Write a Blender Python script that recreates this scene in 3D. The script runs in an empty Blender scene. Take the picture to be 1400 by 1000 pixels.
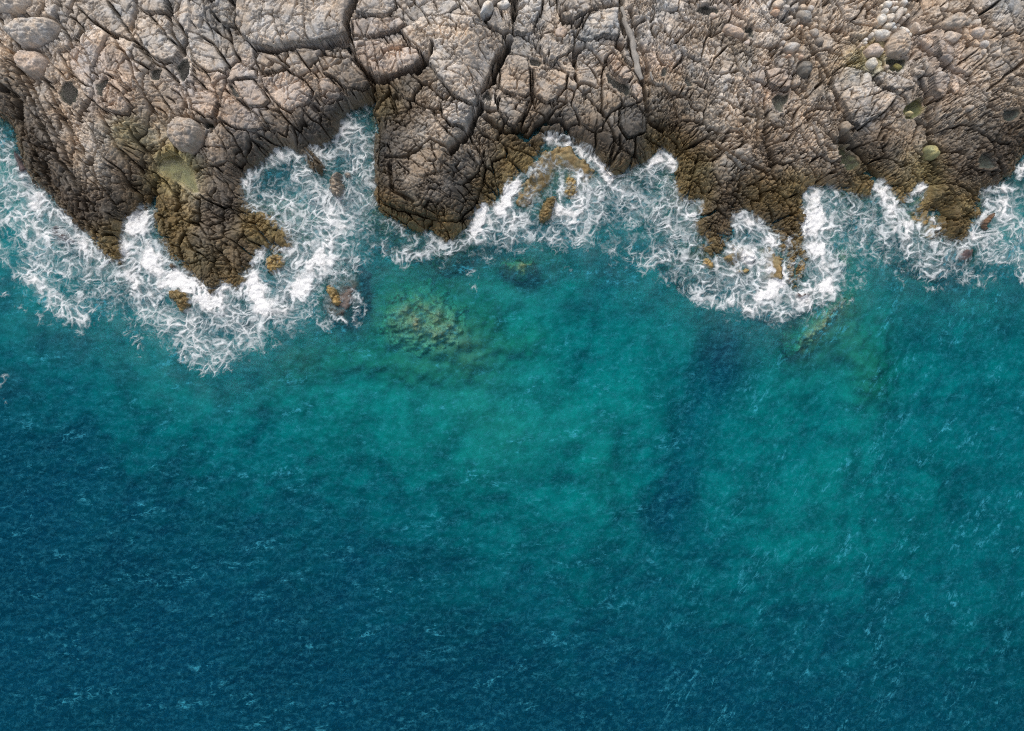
import bpy, math, random
import numpy as np

random.seed(7)
rng = np.random.default_rng(7)
sc = bpy.context.scene
COL = sc.collection

# ----------------------------------------------------------------------------------------------
# scale: the drone hovers CAM_H metres above the water; 1 photo pixel is SC metres at sea level
# ----------------------------------------------------------------------------------------------
SC = 0.05
CAM_H = 55.0

# ----------------------------------------------------------------------------------------------
# noise toolbox (all vectorised)
# ----------------------------------------------------------------------------------------------
_TN = 512
_gang = rng.random((16, _TN * _TN)).astype(np.float32) * 2 * np.pi
_gx = np.cos(_gang); _gy = np.sin(_gang)

def perlin(x, y, seed=0):
    s = seed % 16
    off = (seed // 16) * 37
    xi = np.floor(x).astype(np.int64); yi = np.floor(y).astype(np.int64)
    xf = (x - xi).astype(np.float32); yf = (y - yi).astype(np.float32)
    u = xf * xf * xf * (xf * (xf * 6 - 15) + 10); v = yf * yf * yf * (yf * (yf * 6 - 15) + 10)
    def g(ix, iy, fx, fy):
        k = ((ix + off) & 511) * 512 + ((iy + off * 3) & 511)
        return _gx[s][k] * fx + _gy[s][k] * fy
    a = g(xi, yi, xf, yf); b = g(xi + 1, yi, xf - 1, yf)
    c = g(xi, yi + 1, xf, yf - 1); d = g(xi + 1, yi + 1, xf - 1, yf - 1)
    ab = a + u * (b - a); cd = c + u * (d - c)
    return (ab + v * (cd - ab)) * 1.5

def fbm(x, y, seed=0, octaves=4, gain=0.5):
    out = 0; amp = 1; tot = 0; f = 1.0
    for o in range(octaves):
        out = out + amp * perlin(x * f + 13.7 * o, y * f - 7.1 * o, seed + o)
        tot += amp; amp *= gain; f *= 2.03
    return out / tot

_jit = rng.random((4, 256 * 256, 2)).astype(np.float32)
_rid = rng.random((4, 256 * 256, 8)).astype(np.float32)

def worley(x, y, seed=0):
    """distance to the nearest cell border (cell units), cell key, offset from the cell's point"""
    s = seed % 4; off = (seed // 4) * 61
    xi = np.floor(x).astype(np.int64); yi = np.floor(y).astype(np.int64)
    F1 = np.full(x.shape, 1e9, np.float32); F2 = F1.copy()
    dx1 = np.zeros(x.shape, np.float32); dy1 = dx1.copy(); dx2 = dx1.copy(); dy2 = dx1.copy()
    key = np.zeros(x.shape, np.int64)
    for j in (-1, 0, 1):
        for i in (-1, 0, 1):
            k = ((xi + i + off) & 255) * 256 + ((yi + j + off) & 255)
            px = xi + i + _jit[s][k, 0] - x; py = yi + j + _jit[s][k, 1] - y
            px = px.astype(np.float32); py = py.astype(np.float32)
            d = px * px + py * py
            c1 = d < F1
            c2 = (~c1) & (d < F2)
            F2 = np.where(c1, F1, np.where(c2, d, F2))
            dx2 = np.where(c1, dx1, np.where(c2, px, dx2)); dy2 = np.where(c1, dy1, np.where(c2, py, dy2))
            F1 = np.where(c1, d, F1); dx1 = np.where(c1, px, dx1); dy1 = np.where(c1, py, dy1)
            key = np.where(c1, k, key)
    e = (F2 - F1) / (2 * np.sqrt((dx2 - dx1) ** 2 + (dy2 - dy1) ** 2) + 1e-4)
    return e, key, -dx1, -dy1

def rnd(key, ch, seed=0):
    return _rid[seed % 4][key, ch]

def joints(a, b, seed=0):
    """two sets of straight joints, the second broken off at the first: like worley() but in slabs and bricks"""
    R = _rid[seed % 4]
    def hsh(i, j, ch): return R[(i * 7919 + j * 104729 + 31) & 65535, ch]
    def cut(x, lane):
        i = np.floor(x).astype(np.int64); f = x - i
        lo = .55 * (hsh(i, lane, 0) - .5); hi = 1 + .55 * (hsh(i + 1, lane, 0) - .5)
        idx = np.where(f < lo, i - 1, np.where(f > hi, i + 1, i))
        return idx, np.minimum(np.abs(f - lo), np.abs(f - hi)).astype(np.float32), (f - .5).astype(np.float32)
    z = np.zeros(a.shape, np.int64)
    ra, ea, fa = cut(a, z)
    bb = b * (.7 + .7 * hsh(ra, z, 1)) + hsh(ra, z, 2) * 19
    rb, eb, fb = cut(bb, ra)
    return np.minimum(ea, eb), (ra * 7919 + rb * 104729 + 31) & 65535, fa, fb

def sstep(a, b, x):
    t = np.clip((x - a) / (b - a), 0, 1)
    return t * t * (3 - 2 * t)

def seg_dist(U, V, pts):
    best = np.full(U.shape, 1e9, np.float32)
    for (x0, y0), (x1, y1) in zip(pts[:-1], pts[1:]):
        vx, vy = x1 - x0, y1 - y0
        L = vx * vx + vy * vy + 1e-9
        t = np.clip(((U - x0) * vx + (V - y0) * vy) / L, 0, 1)
        d = (U - x0 - t * vx) ** 2 + (V - y0 - t * vy) ** 2
        best = np.minimum(best, d)
    return np.sqrt(best)

def inside(U, V, pts):
    r = np.zeros(U.shape, bool)
    n = len(pts)
    for i in range(n):
        x0, y0 = pts[i]; x1, y1 = pts[(i + 1) % n]
        if y0 == y1: continue
        c = ((y0 > V) != (y1 > V)) & (U < (x1 - x0) * (V - y0) / (y1 - y0) + x0)
        r ^= c
    return r

def poly_sd(U, V, pts):
    d = seg_dist(U, V, list(pts) + [pts[0]])
    return np.where(inside(U, V, pts), d, -d)

def smooth_poly(pts, n=2):
    """Chaikin corner cutting, keeps the corners fairly crisp"""
    for _ in range(n):
        q = []
        for a, b in zip(pts, pts[1:] + pts[:1]):
            q.append((a[0] * .82 + b[0] * .18, a[1] * .82 + b[1] * .18))
            q.append((a[0] * .18 + b[0] * .82, a[1] * .18 + b[1] * .82))
        pts = q
    return pts

def ell(cx, cy, rx, ry, rot=0, irr=0.12, n=11):
    r = random.Random(int(cx * 31 + cy * 17)); c, s = math.cos(math.radians(rot)), math.sin(math.radians(rot))
    out = []
    for k in range(n):
        a = 2 * math.pi * k / n
        m = 1 + r.uniform(-irr, irr)
        x, y = rx * m * math.cos(a), ry * m * math.sin(a)
        out.append((cx + x * c - y * s, cy + x * s + y * c))
    return out

def blur(a, n):
    for _ in range(3):
        for ax in (0, 1):
            c = np.cumsum(np.concatenate([np.repeat(np.take(a, [0], ax), n, ax), a, np.repeat(np.take(a, [-1], ax), n, ax)], ax), ax, dtype=np.float64)
            hi = np.take(c, range(2 * n - 1, c.shape[ax]), ax); lo = np.concatenate([np.zeros_like(np.take(c, [0], ax)), np.take(c, range(0, c.shape[ax] - 2 * n), ax)], ax)
            a = ((hi - lo) / (2 * n))
            a = np.take(a, range(0, a.shape[ax]), ax)
    return a.astype(np.float32)

class Grid:
    """regular raster with bilinear look-up"""
    def __init__(self, x0, y0, step, arr):
        self.x0, self.y0, self.s, self.a = x0, y0, step, arr
    def __call__(self, X, Y):
        h, w = self.a.shape[:2]
        fx = np.clip((X - self.x0) / self.s, 0, w - 1.001); fy = np.clip((Y - self.y0) / self.s, 0, h - 1.001)
        i = fx.astype(np.int64); j = fy.astype(np.int64)
        a = (fx - i).astype(np.float32); b = (fy - j).astype(np.float32)
        if self.a.ndim == 3: a = a[..., None]; b = b[..., None]
        A = self.a
        return (A[j, i] * (1 - a) + A[j, i + 1] * a) * (1 - b) + (A[j + 1, i] * (1 - a) + A[j + 1, i + 1] * a) * b

def control_map(pts, sigma, step=5, u=(-160, 1560), v=(-200, 520)):
    """pts: (u, v, value...) blended with gaussian weights"""
    us = np.arange(u[0], u[1] + step, step, dtype=np.float32); vs = np.arange(v[0], v[1] + step, step, dtype=np.float32)
    U, V = np.meshgrid(us, vs)
    num = 0; den = 0
    for p in pts:
        d2 = (U - p[0]) ** 2 + (V - p[1]) ** 2
        w = np.exp(-d2 / (2 * sigma ** 2)) + 1e-3 / (1 + d2 / sigma ** 2) ** 2
        num = num + w[..., None] * np.array(p[2:], np.float32); den = den + w
    r = (num / den[..., None]).astype(np.float32)
    if r.shape[2] == 1: r = r[..., 0]
    return Grid(us[0], vs[0], step, r)

# ----------------------------------------------------------------------------------------------
# the coast line (photo pixels at sea level) and the land's broad relief
# ----------------------------------------------------------------------------------------------
COAST = [(-9000, 120), (-300, 130), (-40, 135), (0, 162), (16, 172), (22, 195), (30, 225), (42, 250), (62, 265), (78, 285), (95, 305), (120, 322), (130, 340),
 (150, 360), (166, 364), (172, 345), (167, 325), (170, 307), (178, 301), (188, 303), (193, 300), (199, 288), (205, 287), (207, 300), (213, 310), (220, 340), (232, 356), (243, 362),
 (260, 380), (280, 403), (290, 408), (297, 400), (306, 391), (316, 396), (324, 398), (335, 386), (345, 370), (350, 348), (362, 342), (380, 345),
 (398, 340), (402, 330), (392, 313), (385, 305), (375, 296), (355, 286), (340, 281), (334, 268), (329, 250), (340, 236), (360, 222), (375, 209),
 (385, 202), (398, 206), (413, 213), (428, 237), (440, 240), (444, 228), (436, 211), (425, 202), (440, 200), (456, 191), (466, 184), (467, 166),
 (480, 152), (498, 144), (508, 142), (511, 160), (515, 176), (511, 195), (510, 230), (511, 270), (516, 289), (531, 297), (545, 303), (558, 314),
 (575, 318), (588, 315), (598, 323), (611, 335), (619, 330), (626, 321), (645, 306), (655, 290), (662, 280), (676, 284), (685, 272), (700, 260), (706, 244), (722, 235),
 (730, 215), (745, 197), (750, 188), (765, 194), (790, 201), (815, 216), (826, 235), (831, 247), (850, 240), (870, 228), (884, 222), (892, 212),
 (905, 209), (917, 214), (922, 225), (921, 240), (925, 262), (934, 275), (948, 277), (957, 273), (957, 290), (950, 305), (954, 319), (966, 330),
 (958, 338), (972, 350), (985, 352), (996, 338), (1001, 318), (1004, 301), (1020, 290), (1031, 300), (1040, 306), (1052, 312), (1062, 320), (1064, 335), (1074, 350),
 (1074, 385), (1090, 394), (1098, 376), (1106, 350), (1099, 330), (1110, 315), (1110, 302), (1100, 282), (1101, 268), (1106, 258), (1120, 255), (1140, 258),
 (1152, 262), (1180, 268), (1194, 268), (1198, 251), (1205, 249), (1218, 260), (1230, 278), (1238, 279), (1249, 262), (1254, 253), (1264, 254), (1263, 268), (1252, 284),
 (1250, 292), (1262, 292), (1276, 288), (1284, 288), (1283, 302), (1277, 326), (1288, 322), (1298, 330), (1314, 333), (1326, 325), (1330, 306),
 (1344, 293), (1342, 270), (1345, 262), (1370, 250), (1386, 240), (1391, 224), (1404, 208), (1450, 190), (1700, 180), (9000, 180), (9000, -9000), (-9000, -9000)]

def build_sd():
    st = 2.0
    us = np.arange(-200, 1602, st, dtype=np.float32); vs = np.arange(-260, 560, st, dtype=np.float32)
    U, V = np.meshgrid(us, vs)
    return Grid(us[0], vs[0], st, poly_sd(U, V, COAST).astype(np.float32) * SC)
SD = build_sd()

EDGE = control_map([(560, 230, 2.3), (600, 290, 1.5), (530, 180, 2.6), (300, 340, .55), (230, 320, .5), (370, 310, .4), (150, 320, .8), (60, 250, 1.2), (40, 200, 1.6), (340, 210, 1.2), (440, 180, 1.3),
                    (690, 240, .3), (720, 210, .3), (860, 190, 1.5), (800, 190, 1.3), (930, 260, .5), (1000, 290, .45), (1085, 340, .25), (1130, 240, 1.2), (1180, 245, .9), (1225, 240, .35),
                    (1300, 290, .7), (1340, 230, 1.2), (1395, 200, 1.5), (980, 200, 1.2), (480, 100, 2.0)], 45)

def trend(d, u, v):
    e = EDGE(u, v)
    land = 0.85 * e * (1 - np.exp(-np.maximum(d, 0) / 0.55)) + 4.4 * (1 - np.exp(-np.maximum(d, 0) / 9.0))
    return np.where(d > 0, land, np.maximum(1.5 * d, -4.0 + 0.2 * d))

def zmap(d, u, v):      # smoother version, for going back and forth between photo and ground
    e = EDGE(u, v)
    return np.where(d > 0, 0.85 * e * (1 - np.exp(-np.maximum(d, 0) / 1.6)) + 4.4 * (1 - np.exp(-np.maximum(d, 0) / 9.0)), 0) + 0.15

def px2w(u, v):
    u = np.asarray(u, np.float32); v = np.asarray(v, np.float32)
    z = zmap(SD(u, v), u, v)
    k = SC * (CAM_H - z) / CAM_H
    return (u - 700) * k, (500 - v) * k

def w2px(X, Y):
    z = np.zeros(X.shape, np.float32)
    for _ in range(6):
        k = SC * (CAM_H - z) / CAM_H
        u = 700 + X / k; v = 500 - Y / k
        z = 0.5 * z + 0.5 * zmap(SD(u, v), u, v)
    return u, v

# ----------------------------------------------------------------------------------------------
# mesh and material helpers
# ----------------------------------------------------------------------------------------------
def grid_mesh(name, X, Y, Z, quad, mat, attrs=None, parent=None):
    """links the quads flagged in `quad` (rows-1 x cols-1) as ONE mesh object"""
    h, w = X.shape
    idx = np.arange(h * w).reshape(h, w)
    a = idx[:-1, :-1][quad]; b = idx[:-1, 1:][quad]; c = idx[1:, 1:][quad]; d = idx[1:, :-1][quad]
    q = np.stack([a, b, c, d], 1)
    used = np.unique(q)
    remap = np.zeros(h * w, np.int64); remap[used] = np.arange(len(used))
    q = remap[q].astype(np.int32)
    co = np.stack([X.ravel()[used], Y.ravel()[used], Z.ravel()[used]], 1).astype(np.float32)
    me = bpy.data.meshes.new(name)
    me.vertices.add(len(co)); me.vertices.foreach_set('co', co.ravel())
    me.loops.add(q.size); me.loops.foreach_set('vertex_index', q.ravel())
    me.polygons.add(len(q)); me.polygons.foreach_set('loop_start', np.arange(0, q.size, 4, dtype=np.int32))
    me.update(calc_edges=True); me.validate()
    for k, arr in (attrs or {}).items():
        if arr.ndim == 3:
            at = me.attributes.new(k, 'FLOAT_COLOR', 'POINT')
            v = np.ones((len(used), 4), np.float32); v[:, :arr.shape[2]] = arr.reshape(h * w, -1)[used]
            at.data.foreach_set('color', v.ravel())
        else:
            at = me.attributes.new(k, 'FLOAT', 'POINT')
            at.data.foreach_set('value', arr.ravel()[used].astype(np.float32))
    me.materials.append(mat)
    me.shade_smooth()
    o = bpy.data.objects.new(name, me); COL.objects.link(o)
    if parent: o.parent = parent
    return o

def tag(o, label=None, cat=None, group=None, kind=None):
    if label: o['label'] = label
    if cat: o['category'] = cat
    if group: o['group'] = group
    if kind: o['kind'] = kind
    return o

class NT:
    def __init__(self, name):
        self.m = bpy.data.materials.new(name); self.m.use_nodes = True
        self.t = self.m.node_tree; self.t.nodes.clear()
        self.out = self.t.nodes.new('ShaderNodeOutputMaterial')
    def n(self, typ, **kw):
        nd = self.t.nodes.new(typ)
        for k, v in kw.items():
            if k.startswith('_'): setattr(nd, k[1:], v)
            else: nd.inputs[k.replace('__', ' ')].default_value = v
        return nd
    def l(self, a, b): self.t.links.new(a, b)
    def attr(self, name): return self.n('ShaderNodeAttribute', _attribute_name=name)
    def math(self, op, a, b=None, c=None, clamp=False):
        nd = self.t.nodes.new('ShaderNodeMath'); nd.operation = op; nd.use_clamp = clamp
        for i, v in enumerate((a, b, c)):
            if v is None: continue
            if isinstance(v, (int, float)): nd.inputs[i].default_value = v
            else: self.l(v, nd.inputs[i])
        return nd.outputs[0]
    def mix(self, f, a, b, blend='MIX'):
        nd = self.t.nodes.new('ShaderNodeMix'); nd.data_type = 'RGBA'; nd.blend_type = blend
        for s, v in ((nd.inputs[0], f), (nd.inputs[6], a), (nd.inputs[7], b)):
            if isinstance(v, (int, float)): s.default_value = v
            elif isinstance(v, (tuple, list)): s.default_value = (*v, 1)
            else: self.l(v, s)
        return nd.outputs[2]
    def noise(self, scale, detail=4, rough=.55, vec=None, dist=0):
        nd = self.n('ShaderNodeTexNoise', Scale=scale, Detail=detail, Roughness=rough, Distortion=dist)
        if vec: self.l(vec, nd.inputs['Vector'])
        return nd.outputs['Fac']
    def ramp(self, x, lo, hi, a=0., b=1.):
        nd = self.t.nodes.new('ShaderNodeMapRange'); nd.interpolation_type = 'SMOOTHSTEP'
        self.l(x, nd.inputs[0])
        for i, v in ((1, lo), (2, hi), (3, a), (4, b)): nd.inputs[i].default_value = v
        return nd.outputs[0]

def rock_material():
    t = NT('rock')
    co = t.n('ShaderNodeTexCoord').outputs['Object']
    alb = t.attr('albedo').outputs['Color']; wet = t.attr('wet').outputs['Fac']
    n1 = t.noise(9, 5, .65, co); n2 = t.noise(2.2, 4, .6, co); n3 = t.noise(34, 3, .6, co)
    v = t.math('MULTIPLY_ADD', n1, 1.3, .37)
    v = t.math('MULTIPLY', v, t.math('MULTIPLY_ADD', n3, 1.7, .18))
    c = t.mix(1.0, alb, v, 'MULTIPLY')
    warm = t.mix(t.ramp(n2, .4, .65), (1.04, 1.0, .95), (.97, 1.0, 1.04))
    c = t.mix(1.0, c, warm, 'MULTIPLY')
    # black lichen specks and pale crusts with outlines of their own
    sp = t.ramp(t.noise(14, 3, .7, co), .63, .70)
    c = t.mix(t.math('MULTIPLY', sp, .5), c, (.04, .037, .034))
    pale = t.ramp(t.noise(6.5, 4, .7, co, .6), .60, .70)
    c = t.mix(t.math('MULTIPLY', pale, t.math('MULTIPLY_ADD', wet, -.30, .32, True)), c, (.46, .44, .41))
    b = t.n('ShaderNodeBump', Strength=.7, Distance=.025)
    hgt = t.math('ADD', t.math('MULTIPLY', n1, .7), t.math('MULTIPLY', n3, .3))
    t.l(hgt, b.inputs['Height'])
    p = t.n('ShaderNodeBsdfPrincipled')
    t.l(c, p.inputs['Base Color']); t.l(b.outputs[0], p.inputs['Normal'])
    t.l(t.math('MULTIPLY_ADD', wet, -.42, .9, True), p.inputs['Roughness'])
    p.inputs['Specular IOR Level'].default_value = .35
    t.l(p.outputs[0], t.out.inputs[0])
    return t.m

def water_material(name, absorb, scatter, sheen, wisps=True):
    t = NT(name)
    co = t.n('ShaderNodeTexCoord').outputs['Object']
    dep = t.attr('depth').outputs['Fac']
    def chan(k):
        return t.math('POWER', math.exp(-k), dep)
    cr = t.n('ShaderNodeCombineXYZ')
    for i, k in enumerate(absorb): t.l(chan(k), cr.inputs[i])
    T = cr.outputs[0]
    inv = t.n('ShaderNodeVectorMath', _operation='SUBTRACT'); inv.inputs[0].default_value = (1, 1, 1); t.l(T, inv.inputs[1])
    tint = t.mix(t.ramp(t.noise(.12, 3, .5, co), .35, .65), tuple(x * .9 for x in scatter), tuple(x * 1.1 for x in scatter))
    body = t.n('ShaderNodeVectorMath', _operation='MULTIPLY'); t.l(inv.outputs[0], body.inputs[0]); t.l(tint, body.inputs[1])
    col = body.outputs[0]
    bump = t.n('ShaderNodeBump', Strength=.8, Distance=.06)
    big = t.noise(4.0, 5, .62, co); fine = t.noise(14, 3, .65, co)
    t.l(t.math('ADD', t.math('MULTIPLY', big, .5), t.math('MULTIPLY', fine, .5)), bump.inputs['Height'])
    if wisps:
        milk = t.attr('milk').outputs['Fac']
        col = t.mix(milk, col, (.12, .27, .29))
    col = t.mix(1.0, col, t.math('MULTIPLY_ADD', t.noise(23, 2, .6, co), 1.6, .2), 'MULTIPLY')
    # light and dark of the ripples painted into the water colour as fine noise
    col = t.mix(1.0, col, t.math('MULTIPLY_ADD', t.noise(9.0, 5, .8, co), 1.7, .15), 'MULTIPLY')
    dif = t.n('ShaderNodeBsdfDiffuse'); t.l(col, dif.inputs[0]); t.l(bump.outputs[0], dif.inputs['Normal'])
    tr = t.n('ShaderNodeBsdfTransparent'); t.l(T, tr.inputs[0])
    if wisps:
        km = t.n('ShaderNodeMix'); km.data_type = 'RGBA'; t.l(milk, km.inputs[0]); t.l(T, km.inputs[6]); km.inputs[7].default_value = (.12, .2, .2, 1)
        t.l(km.outputs[2], tr.inputs[0])
    add = t.n('ShaderNodeAddShader'); t.l(dif.outputs[0], add.inputs[0]); t.l(tr.outputs[0], add.inputs[1])
    base = add.outputs[0]
    if wisps:
        east = t.attr('east').outputs['Fac']
        def wisp(rot, scl, thr, wid, off, brk_at):
            m1 = t.n('ShaderNodeMapping'); m1.inputs['Rotation'].default_value = (0, 0, math.radians(-rot)); t.l(co, m1.inputs['Vector'])
            mp = t.n('ShaderNodeMapping'); mp.inputs['Scale'].default_value = scl; mp.inputs['Location'].default_value = (off, off * .7, 0)
            t.l(m1.outputs[0], mp.inputs['Vector'])
            a = t.noise(1.0, 4, .62, mp.outputs[0], .5)
            ridge = t.math('SUBTRACT', 1.0, t.math('MULTIPLY', t.math('ABSOLUTE', t.math('SUBTRACT', a, .5)), wid))
            patch = t.ramp(t.noise(.45, 3, .6, mp.outputs[0]), thr, thr + .14)
            brk = t.ramp(t.noise(2.2, 4, .6, co), brk_at, brk_at + .2)
            return t.math('MULTIPLY', t.math('MULTIPLY', t.math('MAXIMUM', ridge, 0.0), patch), brk)
        w1 = wisp(8, (.55, 1.5, 1), .52, 26, 3.0, .42); w2 = wisp(58, (.42, 1.45, 1), .49, 26, 11.0, .42)
        w3 = wisp(-14, (1.6, 3.4, 1), .50, 17, 23.0, .44)
        wm = t.n('ShaderNodeMix'); wm.data_type = 'FLOAT'; t.l(east, wm.inputs[0]); t.l(w1, wm.inputs[2]); t.l(w2, wm.inputs[3])
        w4 = wisp(30, (1.5, 2.1, 1), .30, 15, 37.0, .36)                 # a faint web of ripple lines everywhere
        f = t.math('ADD', t.math('MULTIPLY', wm.outputs[0], .52), t.math('MULTIPLY', w3, .22))
        f = t.math('MINIMUM', t.math('ADD', f, t.math('MULTIPLY', w4, .10)), .8)
        wd = t.n('ShaderNodeBsdfDiffuse'); wd.inputs[0].default_value = (.05, .36, .50, 1)
        ms = t.n('ShaderNodeMixShader'); t.l(f, ms.inputs[0]); t.l(base, ms.inputs[1]); t.l(wd.outputs[0], ms.inputs[2])
        base = ms.outputs[0]
    fr = t.n('ShaderNodeFresnel', IOR=1.33); t.l(bump.outputs[0], fr.inputs['Normal'])
    gl = t.n('ShaderNodeBsdfGlossy', Color=(*sheen, 1), Roughness=.30); t.l(bump.outputs[0], gl.inputs['Normal'])
    m = t.n('ShaderNodeMixShader'); t.l(fr.outputs[0], m.inputs[0]); t.l(base, m.inputs[1]); t.l(gl.outputs[0], m.inputs[2])
    t.l(m.outputs[0], t.out.inputs[0])
    return t.m

def foam_material():
    t = NT('foam')
    co = t.n('ShaderNodeTexCoord').outputs['Object']
    a = t.attr('cover').outputs['Fac']; th = t.attr('thick').outputs['Fac']
    nz = t.noise(8, 4, .65, co)
    al = t.math('MULTIPLY', a, t.math('MULTIPLY_ADD', nz, .9, .62), None, True)
    col = t.mix(th, (.46, .56, .61), (.77, .78, .79))
    d = t.n('ShaderNodeBsdfDiffuse'); t.l(col, d.inputs[0])
    b = t.n('ShaderNodeBump', Strength=.6, Distance=.08); t.l(nz, b.inputs['Height']); t.l(b.outputs[0], d.inputs['Normal'])
    tr = t.n('ShaderNodeBsdfTransparent')
    m = t.n('ShaderNodeMixShader'); t.l(al, m.inputs[0]); t.l(tr.outputs[0], m.inputs[1]); t.l(d.outputs[0], m.inputs[2])
    t.l(m.outputs[0], t.out.inputs[0])
    return t.m

def seabed_material():
    t = NT('seabed_sand')
    co = t.n('ShaderNodeTexCoord').outputs['Object']
    alb = t.attr('albedo').outputs['Color']
    c = t.mix(1.0, alb, t.math('MULTIPLY_ADD', t.noise(1.1, 5, .65, co), 1.2, .4), 'MULTIPLY')
    d = t.n('ShaderNodeBsdfDiffuse'); t.l(c, d.inputs[0]); t.l(d.outputs[0], t.out.inputs[0])
    return t.m

def wood_material():
    t = NT('bleached_driftwood')
    co = t.n('ShaderNodeTexCoord').outputs['Object']
    mp = t.n('ShaderNodeMapping'); mp.inputs['Scale'].default_value = (14, 2, 14); t.l(co, mp.inputs['Vector'])
    n = t.noise(1.5, 5, .65, mp.outputs[0])
    c = t.mix(n, (.13, .12, .105), (.50, .47, .43))
    b = t.n('ShaderNodeBump', Strength=.8, Distance=.03); t.l(n, b.inputs['Height'])
    p = t.n('ShaderNodeBsdfPrincipled', Roughness=.85); t.l(c, p.inputs['Base Color']); t.l(b.outputs[0], p.inputs['Normal'])
    t.l(p.outputs[0], t.out.inputs[0])
    return t.m

ROCK = rock_material()
SEA = water_material('sea_water', (.80, .110, .086), (.0008, .040, .102), (.035, .26, .40))
POOL = water_material('pool_water', (1.3, .95, 1.1), (.042, .045, .036), (.55, .55, .55), wisps=False)
FOAM = foam_material()
SAND = seabed_material()
WOOD = wood_material()

# ----------------------------------------------------------------------------------------------
# rock data read off the photograph (photo pixels)
# ----------------------------------------------------------------------------------------------
PALE = (.405, .370, .332); PINK = (.41, .345, .295); TAN = (.355, .305, .255); MID = (.275, .235, .19); GREY = (.27, .255, .235)
DARK = (.108, .088, .068); DGREY = (.108, .100, .090); OLIVE = (.185, .138, .062); GOLD = (.28, .205, .088); MOSS = (.30, .26, .12); BLACK = (.06, .052, .043)

# (u, v, block size m, strength of block joints, strength of crumbling)
FRAC = control_map([(60, 150, .75, 1, .5), (100, 250, .65, 1, .6), (160, 60, .8, .8, .3), (215, 60, 1, .5, .2), (250, 130, .6, .9, .4), (330, 120, 1.2, .4, .12), (400, 40, 1, .5, .2), (420, 110, .7, .7, .2),
   (560, 30, .9, .6, .2), (530, 80, .5, .9, .2), (640, 60, .9, .7, .25), (625, 130, .35, 1, .8), (580, 230, .6, .8, .7), (700, 120, .6, .8, .4), (780, 30, .4, 1, .4), (770, 140, .9, .7, .3), (860, 90, .8, .5, .3),
   (930, 60, .35, 1, .7), (960, 180, .35, .9, 1), (1100, 120, .35, .9, .8), (1100, 190, .25, 1, 1), (1190, 130, .9, .7, .4), (1290, 110, .7, .8, .5), (1340, 60, .7, .8, .4), (1320, 170, .35, 1, 1), (1150, 30, .5, .8, .5),
   (300, 340, .7, .6, .5), (1010, 290, .4, .5, 1), (1300, 280, .5, .6, 1), (690, 230, .8, .4, .5), (860, 180, .8, .6, .4)], 38)

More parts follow.
